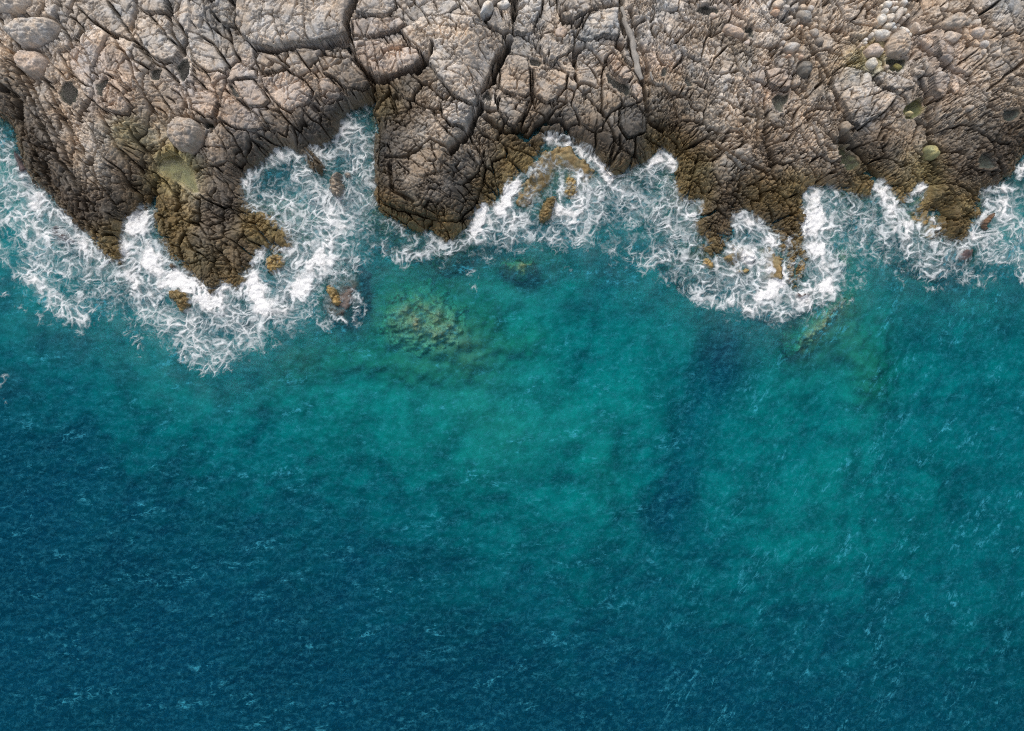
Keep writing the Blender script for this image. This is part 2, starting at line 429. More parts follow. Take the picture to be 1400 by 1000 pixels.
TINT = control_map([(20, 10, *PALE), (60, 60, *PALE), (40, 90, *TAN), (130, 30, *PALE), (120, 80, *PINK), (90, 100, *TAN), (20, 130, *MID), (10, 150, *DARK), (60, 140, *TAN), (90, 190, *TAN), (50, 190, *DARK), (70, 230, *DARK), (110, 240, *MID), (90, 270, *DARK),
   (140, 200, *TAN), (150, 220, *MID), (160, 130, *PINK), (190, 140, *TAN), (195, 175, *MID), (180, 185, *MOSS), (170, 205, *DARK), (200, 220, *DARK), (215, 40, *PALE), (240, 30, *PALE), (270, 70, *PALE), (280, 130, *PINK), (300, 40, *GREY), (340, 120, *PINK), (340, 165, *PINK),
   (235, 225, *MOSS), (250, 240, *MOSS), (235, 245, *MOSS), (255, 255, *MID), (265, 175, *TAN), (290, 205, *TAN), (300, 240, *MID), (320, 200, *DGREY), (330, 240, *DARK), (300, 270, *DARK), (130, 290, *DARK), (150, 330, *OLIVE), (180, 270, *DARK), (170, 250, *DARK), (200, 270, *OLIVE),
   (240, 290, *OLIVE), (240, 320, *OLIVE), (290, 300, *DARK), (300, 340, *OLIVE), (270, 370, *OLIVE), (280, 390, *DARK), (320, 350, *DARK), (350, 310, *OLIVE), (375, 320, *GOLD), (290, 330, *DGREY), (310, 380, *OLIVE),
   (400, 30, *PALE), (440, 30, *PALE), (370, 50, *PALE), (400, 100, *TAN), (450, 100, *TAN), (400, 130, *PINK), (450, 130, *TAN), (380, 170, *TAN), (420, 165, *DGREY), (440, 190, *DGREY), (400, 195, *DGREY), (350, 200, *DARK), (370, 190, *MID), (430, 220, *DARK), (460, 170, *DGREY), (490, 135, *MID),
   (510, 30, *PALE), (560, 30, *PALE), (530, 80, *PINK), (600, 40, *PALE), (640, 70, *PALE), (620, 140, *PALE), (630, 160, *PALE), (600, 170, *TAN), (550, 120, *DARK), (530, 140, *OLIVE), (575, 130, *MID), (560, 160, *DARK), (540, 200, *DGREY), (580, 200, *MID), (600, 210, *MID), (530, 250, *DARK), (560, 250, *MID), (570, 270, *DARK),
   (600, 260, *DGREY), (620, 240, *DGREY), (560, 300, *OLIVE), (610, 315, *OLIVE), (640, 280, *DARK), (530, 285, *OLIVE), (650, 220, *DGREY), (640, 195, *MID), (670, 200, *DGREY), (690, 200, *OLIVE), (700, 230, *GOLD), (720, 210, *GOLD), (680, 250, *OLIVE), (670, 270, *OLIVE), (650, 180, *MID),
   (720, 20, *PALE), (720, 110, *TAN), (700, 140, *TAN), (690, 60, *GREY), (740, 160, *MID), (720, 180, *DARK), (760, 180, *DARK), (740, 170, *DARK), (780, 20, *PALE), (820, 30, *PALE), (765, 70, *PALE), (770, 120, *TAN), (780, 160, *TAN), (820, 110, *TAN), (810, 150, *MID), (800, 190, *DARK), (830, 150, *MID), (860, 160, *DGREY), (850, 190, *DGREY), (820, 200, *DARK), (850, 220, *DARK), (840, 235, *OLIVE),
   (850, 90, *TAN), (890, 130, *MID), (900, 190, *OLIVE), (895, 160, *DARK), (910, 210, *OLIVE), (905, 50, *PALE), (900, 80, *PINK), (930, 20, *PALE), (950, 60, *PALE), (930, 120, *MID), (900, 120, *MID), (1005, 62, *MID), (985, 25, *MID), (1000, 10, *PINK), (1030, 20, *PALE), (980, 100, *PALE), (1000, 130, *PALE), (960, 140, *MID), (930, 160, *DARK), (1000, 150, *TAN), (970, 180, *MID), (1030, 170, *MID), (1020, 210, *TAN), (950, 220, *OLIVE), (940, 250, *OLIVE), (960, 280, *OLIVE), (1000, 230, *MID), (1000, 270, *DARK), (1050, 230, *DARK), (1030, 260, *OLIVE), (980, 300, *DARK), (970, 330, *OLIVE), (1070, 280, *OLIVE), (1090, 290, *OLIVE), (1100, 250, *GOLD), (1085, 320, *OLIVE), (1090, 370, *GOLD), (1060, 310, *DARK),
   (1060, 40, *PALE), (1060, 110, *PINK), (1070, 80, *TAN), (1090, 150, *TAN), (1090, 200, *TAN), (1110, 220, *TAN), (1120, 170, *TAN), (1140, 200, *MID), (1050, 200, *DARK), (1150, 230, *MID), (1160, 180, *DARK), (1190, 240, *OLIVE), (1180, 255, *GOLD), (1220, 250, *GOLD), (1235, 265, *GOLD), (1235, 230, *MID), (1255, 225, *MOSS), (1262, 240, *MOSS), (1250, 200, *MID), (1200, 200, *DARK), (1210, 215, *DARK), (1230, 190, *MID),
   (1100, 70, *MID), (1130, 60, *TAN), (1170, 30, *TAN), (1160, 60, *TAN), (1180, 80, *MOSS), (1120, 100, *MID), (1180, 120, *PALE), (1220, 120, *PALE), (1200, 160, *TAN), (1255, 95, *TAN), (1255, 60, *PINK), (1290, 70, *PINK), (1290, 110, *PINK), (1280, 20, *TAN), (1300, 140, *TAN), (1340, 70, *TAN), (1370, 40, *TAN), (1370, 90, *TAN), (1390, 20, *GREY), (1350, 120, *TAN), (1380, 130, *MID), (1320, 160, *MID), (1300, 180, *MID), (1340, 190, *DARK), (1290, 200, *DARK), (1380, 190, *DARK), (1300, 230, *DARK), (1320, 245, *DGREY), (1350, 245, *DARK), (1280, 260, *OLIVE), (1310, 290, *OLIVE), (1325, 275, *GOLD), (1300, 315, *OLIVE), (1380, 220, *DARK), (1270, 130, *DARK), (1245, 180, *MID),
   (-60, 40, *TAN), (-60, 120, *DARK), (1460, 40, *TAN), (1460, 150, *DARK), (300, -80, *PALE), (700, -80, *PALE), (1100, -80, *TAN)], 17)

# slabs and blocks: (name, label, category, outline, lift m, tint, block size, joints, crumble)
SLABS = [
 ('rock_slab', 'long grey slab running diagonally between the two rounded boulders and the whitish block', 'rock', [(92, -25), (132, -25), (160, 22), (182, 52), (176, 54), (150, 45), (125, 28), (104, 8)], .25, PALE, 1.2, .3, .15),
 ('rock_slab', 'flat brown slab touching the right side of the largest rounded boulder', 'rock', [(75, 18), (84, 18), (102, 26), (116, 43), (108, 50), (98, 54), (90, 47), (77, 30)], .25, TAN, .9, .4, .2),
 ('rock_slab', 'upright pinkish slab just right of the small square boulder', 'rock', [(95, 68), (108, 58), (120, 70), (126, 90), (126, 121), (115, 118), (95, 100), (94, 85)], .3, PINK, .8, .5, .2),
 ('rock_block', 'large whitish rounded block with a dark pool below its lower right corner', 'rock', [(187, 25), (205, 22), (222, 40), (236, 58), (248, 70), (243, 82), (228, 87), (212, 82), (197, 65), (186, 45)], .7, PALE, 1.1, .3, .15),
 ('rock_block', 'smooth grey block directly above the large whitish rounded block', 'rock', [(190, -25), (229, -25), (230, 18), (218, 19), (200, 17), (188, 8)], .5, PALE, 1.2, .25, .1),
 ('rock_slab', 'narrow brown slab wedged against the whitish rounded block, above a round pool', 'rock', [(182, 60), (187, 58), (200, 72), (210, 88), (205, 95), (185, 85), (181, 72)], .25, TAN, 1, .3, .2),
 ('rock_slab', 'cracked brown slab below the split dark pool, upper left of the round boulder', 'rock', [(139, 121), (150, 116), (165, 126), (180, 148), (176, 160), (155, 155), (142, 148), (138, 135)], .3, PINK, .6, .8, .4),
 ('rock_slab', 'whitish wedge of rock right of the tall dark pool', 'rock', [(257, 43), (275, 48), (293, 60), (311, 88), (307, 103), (298, 98), (285, 100), (265, 85), (259, 70)], .45, PALE, .9, .5, .2),
 ('rock_slab', 'cracked tan slab directly above the round boulder', 'rock', [(256, 103), (265, 103), (283, 122), (298, 130), (300, 140), (293, 161), (280, 162), (262, 150), (256, 125)], .4, PINK, .7, .7, .3),
 ('rock_slab', 'small triangular pink slab on top of the smooth pink slabs', 'rock', [(308, 113), (316, 92), (323, 83), (350, 95), (353, 106), (325, 107), (318, 113)], .45, PINK, 2, .1, .05),
 ('rock_slab', 'smoothest flat pink slab in the middle of the pink slabs', 'rock', [(320, 112), (325, 109), (348, 109), (354, 118), (362, 128), (370, 140), (360, 148), (341, 149), (329, 134)], .55, PINK, 3, .05, .03),
 ('rock_slab', 'broad tan slab with fine cracks at the foot of the pink slabs', 'rock', [(303, 140), (308, 122), (328, 139), (342, 152), (352, 158), (365, 178), (345, 182), (320, 176), (299, 166)], .4, PINK, 1.1, .4, .15),
 ('rock_slab', 'brown cracked slab right of the pink slabs, above the cove', 'rock', [(357, 153), (380, 151), (398, 171), (394, 188), (372, 182)], .3, TAN, .7, .5, .3),
 ('rock_slab', 'blocky pinkish slab split by several joints right of the pink slabs', 'rock', [(357, 105), (372, 102), (395, 100), (415, 110), (428, 125), (425, 140), (410, 150), (399, 156), (385, 149), (372, 135), (361, 120)], .4, PINK, .75, .9, .2),
 ('rock_slab', 'tan slab tucked under the left end of the big pale slab', 'rock', [(346, 70), (362, 71), (380, 78), (398, 95), (380, 99), (357, 100), (349, 86)], .3, TAN, .7, .5, .25),
 ('rock_slab', 'biggest pale grey slab, overhanging a black crevice along its lower edge', 'rock', [(326, -30), (484, -30), (485, 3), (477, 16), (472, 33), (476, 47), (455, 54), (430, 61), (405, 63), (385, 69), (365, 68), (345, 62), (330, 48), (323, 38)], 1.1, PALE, .9, .55, .2),
 ('rock_block', 'grey ribbed block touching the left corner of the biggest pale slab', 'rock', [(288, 6), (300, -8), (321, 6), (324, 18), (319, 36), (305, 32), (290, 18)], .3, GREY, .8, .6, .4),
 ('rock_slab', 'oval grey slab at the top, right of the biggest pale slab', 'rock', [(486, 20), (489, 5), (500, -10), (535, -14), (542, 8), (530, 20), (500, 24)], .5, PALE, 1.3, .3, .1),
 ('rock_slab', 'rounded pinkish slab under the oval grey slab, beside the black crevice', 'rock', [(481, 30), (500, 26), (530, 23), (546, 22), (554, 31), (535, 41), (515, 50), (500, 52), (483, 50)], .5, PINK, .9, .4, .2),
 ('rock_block', 'knobbly pink block of rounded lumps hanging above the dark hollow', 'rock', [(482, 56), (505, 54), (530, 59), (558, 63), (576, 71), (577, 82), (565, 94), (545, 103), (525, 109), (512, 107), (500, 99), (489, 84)], .8, PINK, .5, 1, .25),
 ('rock_slab', 'wide pale plateau with long oblique cracks between the knobbly block and the dark gully', 'rock', [(558, 60), (548, 40), (580, 26), (615, 21), (652, 24), (672, 42), (690, 62), (680, 75), (668, 100), (655, 130), (646, 146), (620, 132), (612, 122), (600, 108), (589, 93), (580, 80)], .8, PALE, .75, .75, .35),
 ('rock_block', 'pale crumbly knob at the lower end of the wide pale plateau', 'rock', [(601, 140), (610, 136), (630, 136), (647, 148), (650, 165), (639, 178), (616, 174), (604, 160)], .6, PALE, .4, .9, .6),
 ('rock_slab', 'brown slab sloping from the black crevice down to the narrow inlet', 'rock', [(434, 74), (455, 78), (480, 80), (495, 98), (511, 120), (500, 129), (475, 125), (456, 108), (442, 101)], .35, TAN, .8, .5, .25),
 ('rock_slab', 'small pinkish three-sided slab directly above the head of the foamy cove', 'rock', [(436, 109), (450, 107), (469, 127), (469, 139), (450, 149), (438, 135)], .35, PINK, .6, .7, .2),
 ('rock_block', 'large dark brown headland block with a straight wall beside the inlet', 'rock', [(519, 165), (521, 195), (519, 215), (518, 268), (524, 280), (545, 288), (575, 296), (600, 304), (625, 304), (648, 282), (660, 255), (664, 232), (650, 198), (620, 190), (600, 168), (588, 150), (570, 150), (545, 160)], .5, None, .6, .8, .6),
 ('rock_block', 'white fractured block at the top edge, right of the dark gully with two white stones', 'rock', [(702, 45), (705, 10), (712, -25), (745, -25), (741, 15), (733, 30), (730, 45), (715, 48)], .6, PALE, .4, 1, .4),
 ('rock_block', 'whitest fractured block beside the driftwood log', 'rock', [(787, 52), (795, 40), (806, 21), (825, 14), (846, 11), (848, 40), (845, 52), (825, 50), (808, 58), (795, 57)], .7, (.46, .44, .41), .45, 1, .35),
 ('rock_block', 'pale fractured block at the top edge above the whitest block', 'rock', [(762, -25), (848, -25), (846, 8), (825, 11), (803, 18), (785, 29), (771, 31), (763, 15)], .5, PALE, .4, 1, .4),
 ('rock_block', 'rounded pale lump split by joints with a pinkish stone on its upper edge', 'rock', [(733, 65), (740, 50), (755, 44), (785, 46), (786, 65), (775, 78), (762, 82), (755, 90), (745, 86), (742, 78)], .7, PALE, .5, .9, .25),
 ('rock_slab', 'egg shaped tan slab beside the driftwood with a pool along its lower left side', 'rock', [(831, 78), (838, 72), (850, 82), (862, 93), (865, 105), (860, 112), (851, 111), (841, 101), (833, 90)], .5, PINK, .8, .6, .1),
 ('rock_slab', 'thin grey slab lying under the middle of the driftwood log', 'rock', [(848, 67), (856, 60), (864, 75), (868, 92), (862, 89), (852, 79)], .3, GREY, 1, .2, .1),
 ('rock_block', 'small tan block at the lower tip of the driftwood log', 'rock', [(863, 116), (872, 110), (880, 118), (881, 135), (872, 141), (863, 130)], .4, PINK, .5, .6, .3),
 ('rock_slab', 'brown weathered slab right of the dark gully, below the white fractured block', 'rock', [(682, 77), (692, 72), (722, 77), (725, 100), (727, 125), (719, 133), (690, 127), (681, 118), (683, 95)], .35, TAN, .7, .5, .4),
 ('rock_slab', 'tan slab with converging cracks below the small notch pool', 'rock', [(729, 92), (742, 94), (760, 93), (777, 101), (774, 120), (760, 137), (745, 142), (732, 130), (729, 110)], .35, TAN, .8, .6, .2),
 ('rock_slab', 'cracked brown slab tapering towards the sea below the weathered slab', 'rock', [(681, 132), (700, 134), (724, 138), (715, 160), (701, 174), (691, 169), (681, 150)], .4, TAN, .5, .8, .5),
 ('rock_slab', 'smooth dark grey slab below the pool beside the egg shaped slab', 'rock', [(846, 151), (870, 144), (884, 161), (884, 183), (858, 189), (846, 172)], .3, DGREY, 1, .3, .3),
 ('rock_slab', 'rounded pale slab left of the grey silted pool on the rubbly shelf', 'rock', [(1045, 95), (1060, 90), (1078, 94), (1085, 109), (1078, 121), (1062, 121), (1052, 115)], .35, PINK, .7, .7, .2),
 ('rock_slab', 'large pale plate crossed by thin cracks, left of the green pool', 'rock', [(1140, 100), (1152, 90), (1180, 93), (1191, 101), (1193, 114), (1226, 133), (1215, 148), (1205, 158), (1190, 165), (1175, 176), (1162, 165), (1150, 140), (1138, 122)], .5, PALE, .75, .6, .3),
 ('rock_slab', 'smaller pale slab adjoining the upper right of the large pale plate', 'rock', [(1195, 106), (1205, 96), (1215, 101), (1235, 106), (1250, 113), (1248, 120), (1235, 127), (1228, 130), (1206, 118)], .45, PALE, .6, .7, .3),
 ('rock_block', 'ribbed tan block wedged below the gully pool that holds a green stone', 'rock', [(1242, 99), (1251, 82), (1261, 79), (1269, 92), (1267, 102), (1258, 107), (1247, 106)], .55, TAN, .5, .6, .4),
 ('rock_block', 'upright pinkish block on the right bank of the gully above the green pool', 'rock', [(1274, 105), (1282, 99), (1295, 98), (1299, 110), (1293, 134), (1285, 136), (1275, 125)], .6, PINK, .9, .3, .2),
 ('rock_block', 'narrower pinkish block leaning against the upright block beside the gully', 'rock', [(1301, 112), (1305, 97), (1313, 108), (1315, 125), (1306, 130), (1300, 122)], .4, PINK, .7, .3, .2),
 ('rock_slab', 'smooth pinkish slab below the square loose stone on the right', 'rock', [(1272, 50), (1285, 56), (1300, 63), (1308, 69), (1300, 90), (1291, 88), (1279, 70)], .35, PINK, 1.2, .3, .15),
]
# loose boulders and stones: (name, label, category, outline, height m, tint, roughness, group)
BOULDERS = [
 ('boulder', 'rounded pitted boulder in the upper left corner', [(-22, -25), (36, -25), (42, 4), (32, 14), (12, 18), (-10, 15)], 1.0, PALE, .5),
 ('boulder', 'largest rounded grey boulder at the upper left', [(9, 43), (27, 24), (66, 21), (78, 32), (72, 50), (48, 63), (33, 65), (18, 54)], 1.3, PALE, .5),
 ('boulder', 'squarish tan boulder under the largest rounded grey boulder', [(20, 77), (27, 69), (49, 68), (61, 79), (63, 88), (57, 102), (43, 105), (29, 95)], .9, PINK, .25),
 ('boulder', 'round pitted boulder sitting in the mossy hollow', [(228, 172), (233, 162), (243, 158), (258, 160), (270, 167), (278, 180), (271, 195), (260, 208), (247, 207), (236, 198), (229, 186)], 1.3, TAN, .5),
 ('stone', 'bright white angular stone, larger of the two at the head of the dark gully', [(655, 20), (660, 4), (667, 0), (675, 8), (670, 15), (661, 19)], .4, (.52, .51, .49), .2),
 ('stone', 'bright white rounded stone, beside the dark gully at the top edge', [(678, 2), (684, -4), (695, -4), (698, 4), (690, 12), (682, 10)], .4, (.52, .51, .49), .2),
 ('stone', 'pinkish three-sided stone lying on the rounded pale lump', [(758, 46), (761, 38), (770, 34), (777, 42), (770, 52), (760, 50)], .35, PINK, .15),
 ('stone', 'oblong pink stone lying in the silted pool', [(989, 39), (995, 28), (1018, 37), (1020, 46), (1014, 50), (1000, 45)], .55, PINK, .25),
 ('stone', 'small pink stone at the lower end of the oblong pink stone', [(1018, 53), (1028, 47), (1031, 52), (1027, 60), (1021, 58)], .4, PINK, .2),
 ('stone', 'small rounded stone on the edge of the dark pool at the top', ell(977, 18, 5, 4.5), .25, PINK, .1),
 ('stone', 'orange red pebble beside the upper part of the driftwood log', ell(847, 62, 3.8, 3.8), .2, (.42, .19, .11), .1),
 ('stone', 'flat grey stone near the top edge among pale rubble', [(1092, 14), (1097, 10), (1112, 12), (1114, 22), (1105, 27), (1095, 22)], .4, GREY, .25),
 ('stone', 'pale oval stone with a pointed end above the dark round boulder', [(1073, 63), (1080, 56), (1090, 56), (1096, 63), (1086, 71), (1077, 68)], .45, PALE, .15),
 ('boulder', 'dark grey round boulder alone in a brown hollow', ell(1101.5, 94, 9, 11, 0, .07), .8, (.15, .14, .125), .25),
 ('stone', 'smaller dark stone to the upper right of the dark round boulder', ell(1122.5, 54.5, 6, 6), .35, (.20, .18, .16), .2),
 ('stone', 'greyish pink stone above the small dark stone', ell(1116, 42, 7, 6, 20), .35, TAN, .2),
 ('stone', 'smooth cream oval stone, largest of the pale cobbles', ell(1206.5, 46.5, 11, 8, 12, .05), .55, (.50, .47, .42), .08),
 ('stone', 'pinkish angular stone below the smooth cream oval stone', [(1182, 69), (1190, 60), (1200, 58), (1208, 68), (1206, 75), (1196, 77), (1186, 76)], .55, PINK, .2),
 ('stone', 'cream egg shaped stone below the pinkish angular stone', ell(1193.5, 86, 7.5, 9, 15, .05), .5, (.50, .46, .39), .08),
 ('boulder', 'broken brown boulder between the cobbles and the gully pool', [(1211, 60), (1222, 44), (1236, 37), (1246, 45), (1246, 62), (1243, 74), (1230, 76), (1214, 76)], .8, TAN, .5),
 ('boulder', 'angular grey boulder with a pale right end, below the top edge on the right', [(1287, 30), (1300, 22), (1312, 15), (1322, 20), (1320, 35), (1308, 40), (1290, 38)], .7, TAN, .35),
 ('stone', 'blocky pale pink stone below the angular grey boulder', [(1292, 46), (1298, 40), (1315, 45), (1317, 50), (1305, 59), (1293, 54)], .5, (.46, .39, .33), .2),
 ('stone', 'pale pink stone, largest in the line of loose stones on the right', [(1328, 41), (1336, 35), (1345, 36), (1349, 44), (1342, 52), (1332, 48)], .5, (.44, .37, .31), .25),
 ('stone', 'pale angular stone at the upper end of the line of loose stones', [(1332, 30), (1336, 24), (1344, 23), (1343, 33), (1336, 34)], .4, PALE, .2),
 ('stone', 'small round white stone below the largest stone of the line on the right', ell(1348, 59.5, 5.3, 5), .3, (.48, .45, .42), .1),
 ('stone', 'tiny cream stone ending the line of loose stones on the right', ell(1347, 69.5, 3.5, 4), .25, (.48, .43, .38), .1),
 ('stone', 'grey stone wedged left of the pale angular stone of the line', ell(1325.5, 27, 5, 5.5), .3, GREY, .2),
 ('boulder', 'round boulder coated with yellow green algae below the gully', ell(1276, 207, 10.5, 11.5, 0, .06), .8, (.30, .28, .14), .25),
 ('stone', 'rounded olive stone sitting in the gully pool', ell(1231, 88, 6.5, 5, 20), .35, (.22, .20, .08), .15),
 ('stone', 'tan pebble at the left edge of the gully pool', ell(1214.5, 90, 4, 3.5), .25, TAN, .1),
 ('stone', 'pale yellow pebble lying in the green pool', ell(1248, 152.6, 5, 3.6, 10), .22, (.42, .38, .22), .08),
 ('stone', 'rounded dark stone beside the long crevice with the greenish pool', ell(1156.5, 172.5, 7, 7.5), .4, MID, .3),
 ('stone', 'small tan cobble on the broken ground left of the blue grey pool', ell(1325, 148, 5, 4), .25, TAN, .2),
]
COBBLES = [(1206, 26, 5.5, 7, 0), (1217, 24, 6, 5.5, 0), (1231, 18, 4.8, 11.5, 28), (1211, 15, 4.6, 4.6, 0), (1215, 5, 6, 5.5, 0), (1223.6, 11, 4, 3.6, 0), (1223.6, 2, 4, 4, 0), (1229.5, 7, 3, 3, 0), (1218, 33, 9, 4.8, -22), (1225.5, 35.5, 4, 3.6, 0),
 (1218.5, 42.5, 3, 2.6, 0), (1244, 35.5, 8, 5, 25), (1252.5, 40.5, 4, 4, 0), (1234, 29, 4, 3, 0), (1239.5, 22, 4, 3.5, 0), (1223, 18.5, 3.2, 3, 0), (1242.5, 9, 4, 4, 0), (1239, 1, 5, 4.5, 0), (1257.5, 33, 4, 6.5, -25), (1229, 0, 3, 3, 0), (1208, 6, 2.6, 3, 0), (1200, 39, 3.8, 3, 0),
 (1192, 48, 2.5, 4, 0), (1186, 52.5, 3, 2.8, 0), (1185, 57.5, 2.7, 2.6, 0), (1180.5, 57, 1.8, 1.8, 0), (1178, 61, 1.8, 1.8, 0), (1246, 17, 2.6, 2.6, 0), (1241, 30, 2.4, 2.6, 0)]
PEBBLES = [(1102, 5, 5.2, 4.5, 0), (1112.5, 7, 4.6, 4.6, 0), (1062, 15, 6.5, 4.5, 0), (1066, 4, 8, 6, 0), (1073, 56, 3.5, 3.4, 0), (1096, 77.5, 3, 3, 0), (1091, 73.5, 2.6, 2.2, 0), (1073.5, 73, 3.2, 2.6, 0), (1081, 74.5, 3, 2.2, 0), (1084, 20, 4, 3, 0), (1077, 9, 4, 3, 0), (1100, 31, 3.5, 3, 0), (1108, 33, 3, 3, 0), (1120, 20, 3, 3, 0)]

# pools: (label, outline, depth m, bed tint)
POOLS = [
 ('shallow yellow green algae pool in the hollow below the round boulder', [(214, 218), (222, 208), (232, 207), (244, 214), (256, 226), (264, 243), (272, 262), (258, 262), (246, 252), (232, 247), (222, 240), (213, 232)], .22, (.30, .26, .14)),
 ('dark olive pool, widest of those left of the whitish rounded block', [(82, 119), (90, 106), (97, 108), (104, 122), (101, 136), (92, 145), (85, 138), (81, 128)], .7, (.045, .047, .035)),
 ('dark pool split in two lobes between tan slabs on the left', [(128, 115), (134, 112), (140, 106), (147, 104), (150, 112), (142, 117), (137, 130), (131, 128)], .7, (.045, .047, .04)),
 ('small round dark pool under the narrow brown slab', [(203, 97), (211, 91), (220, 94), (220, 102), (213, 108), (205, 105)], .7, (.045, .047, .04)),
 ('tall narrow dark pool at the lower right corner of the whitish rounded block', [(238, 87), (247, 80), (253, 76), (258, 90), (256, 103), (250, 113), (245, 107), (242, 96)], .8, (.05, .055, .05)),
 ('three-cornered dark pool between the smooth pink slabs', [(310, 116), (318, 115), (330, 134), (323, 132)], .6, (.04, .04, .04)),
 ('small dark pool at the upper right edge of the round boulder', [(272, 164), (284, 165), (290, 170), (285, 177), (279, 173)], .6, (.05, .048, .04)),
 ('black pool in the crevice under the biggest pale slab', [(450, 60), (462, 56), (477, 52), (480, 68), (470, 68), (462, 64)], .8, (.04, .042, .045)),
 ('narrow dark pool deep in the gully beside the pale plateau', [(660, 127), (667, 119), (672, 130), (671, 140), (662, 135)], .7, (.04, .042, .045)),
 ('small grey pool in the notch under the rounded pale lump', [(724, 78), (733, 78), (742, 84), (738, 90), (726, 88)], .5, (.07, .07, .065)),
 ('curved dark pool along the egg shaped slab', [(833, 97), (844, 107), (857, 113), (861, 118), (860, 134), (848, 126), (838, 116), (832, 108)], .7, (.055, .06, .055)),
 ('dark pool near the top edge with a small stone on its rim', [(952, 10), (962, 4), (975, 8), (984, 14), (972, 22), (958, 17)], .5, (.06, .06, .055)),
 ('grey pool wrapped round the end of the oblong pink stone', [(1020, 36), (1033, 33), (1034, 49), (1030, 47), (1022, 46)], .5, (.07, .07, .065)),
 ('tiny dark pool right of the lower end of the driftwood log', [(903, 97), (908, 90), (912, 92), (911, 103), (905, 104)], .5, (.05, .055, .055)),
 ('tiny wedge of dark water in the rubble right of the driftwood', [(937, 110), (941, 101), (945, 111), (949, 116), (940, 116)], .5, (.05, .055, .055)),
 ('grey silted pool beside the rounded pale slab on the rubbly shelf', [(1058, 137), (1065, 125), (1084, 124), (1080, 134), (1072, 141), (1070, 152), (1061, 147)], .35, (.12, .11, .095)),
 ('gully pool holding a green stone, right of the pale cobbles', [(1211, 82), (1222, 77), (1240, 78), (1241, 88), (1236, 95), (1228, 100), (1218, 95)], .5, (.06, .068, .045)),
 ('bright green pool with a pale pebble in it', [(1237, 146), (1250, 137), (1262, 130), (1268, 140), (1266, 150), (1257, 158), (1246, 160), (1239, 155)], .35, (.25, .235, .12)),
 ('greenish pool lying along the long crevice above the right headland', [(1143, 184), (1152, 189), (1165, 200), (1175, 210), (1183, 222), (1170, 232), (1160, 232), (1152, 215)], .4, (.17, .165, .09)),
 ('blue grey pool near the right edge', [(1368, 151), (1382, 147), (1398, 148), (1397, 155), (1385, 166), (1371, 160)], .5, (.10, .12, .125)),
 ('grey pool on the dark headland at the far right', [(1338, 215), (1349, 207), (1357, 215), (1360, 227), (1348, 231), (1337, 224)], .4, (.13, .14, .135)),
]
CREVICES = [([(484, -30), (487, 4), (479, 18), (474, 35), (480, 55)], 5, .9), ([(350, 66), (367, 70), (405, 66), (430, 64), (455, 57), (474, 51)], 5, 1.2), ([(231, -30), (231, 20), (234, 42), (245, 64), (252, 78), (252, 100)], 4, .9),
 ([(478, 66), (490, 88), (503, 103), (514, 114), (513, 145)], 5, 1.0), ([(514, 114), (535, 111), (556, 101), (572, 93), (580, 82), (590, 72), (592, 60)], 8, 1.3), ([(697, 55), (686, 76), (672, 105), (662, 125), (652, 152), (640, 182), (618, 205)], 10, 1.5),
 ([(700, 176), (722, 188), (742, 168), (768, 166), (775, 180)], 8, .9), ([(832, 235), (840, 200), (838, 180), (822, 150), (825, 100), (829, 78)], 3, .6), ([(850, -20), (850, 30), (868, 70), (880, 110), (885, 140), (888, 165), (905, 176)], 6, .9), ([(862, 10), (872, 40), (884, 80), (886, 110)], 6, .6),
 ([(1098, 40), (1120, 80), (1132, 100), (1145, 140), (1158, 165)], 4, .5), ([(1148, 180), (1168, 196), (1182, 212), (1192, 236), (1200, 248)], 8, 1.1), ([(1262, 108), (1270, 125), (1271, 150), (1274, 190), (1288, 205)], 7, 1.0), ([(1258, 62), (1285, 78), (1312, 100), (1338, 118), (1358, 150)], 3, .6), ([(1410, 78), (1375, 105), (1350, 125)], 4, .6),
 ([(74, 18), (80, 34), (94, 52), (97, 62)], 4, .7), ([(-10, 50), (0, 62), (20, 75), (20, 90), (43, 110), (40, 106)], 4, .6), ([(0, 118), (18, 128), (26, 150), (30, 165)], 9, .9), ([(302, 142), (294, 164), (288, 180)], 3, .7), ([(308, 118), (313, 95), (326, 78)], 3, .6), ([(276, 50), (296, 66), (312, 90)], 2.5, .5),
 ([(180, 52), (196, 72), (206, 84), (225, 92), (243, 112)], 3, .6), ([(130, 30), (148, 44), (160, 52)], 4, .5), ([(20, 90), (48, 150), (74, 205), (110, 262)], 3, .55), ([(36, 108), (64, 160), (96, 225)], 3, .55), ([(10, 110), (40, 190), (66, 244)], 3, .55), ([(58, 104), (80, 150), (112, 210)], 2.5, .5), ([(130, 148), (145, 175), (163, 205)], 2.5, .5),
 ([(22, 118), (45, 106)], 2.5, .5), ([(205, 290), (207, 270), (214, 250)], 5, .5), ([(262, 212), (276, 195), (281, 182)], 5, .8), ([(662, 160), (690, 180), (720, 178)], 7, .8), ([(836, 225), (850, 200), (848, 185)], 3, .5), ([(885, 190), (905, 200), (925, 222)], 4, .5), ([(980, 195), (1010, 215), (1050, 240)], 4, .5), ([(1050, 130), (1048, 180), (1056, 235)], 4, .6), ([(1030, 120), (1040, 160), (1036, 190)], 3, .5),
 ([(800, 62), (786, 70), (786, 88)], 6, 1.0), ([(690, 0), (704, -10), (702, 30)], 8, .9), ([(535, 230), (540, 262), (565, 278)], 5, .5), ([(640, 250), (655, 235), (662, 205)], 3, .5), ([(618, 205), (590, 192), (560, 215), (530, 220)], 3, .4), ([(725, 86), (727, 140), (716, 165), (706, 182)], 3, .6), ([(775, 140), (760, 150), (745, 165)], 3, .5), ([(1240, 30), (1262, 58), (1275, 75)], 3, .5)]

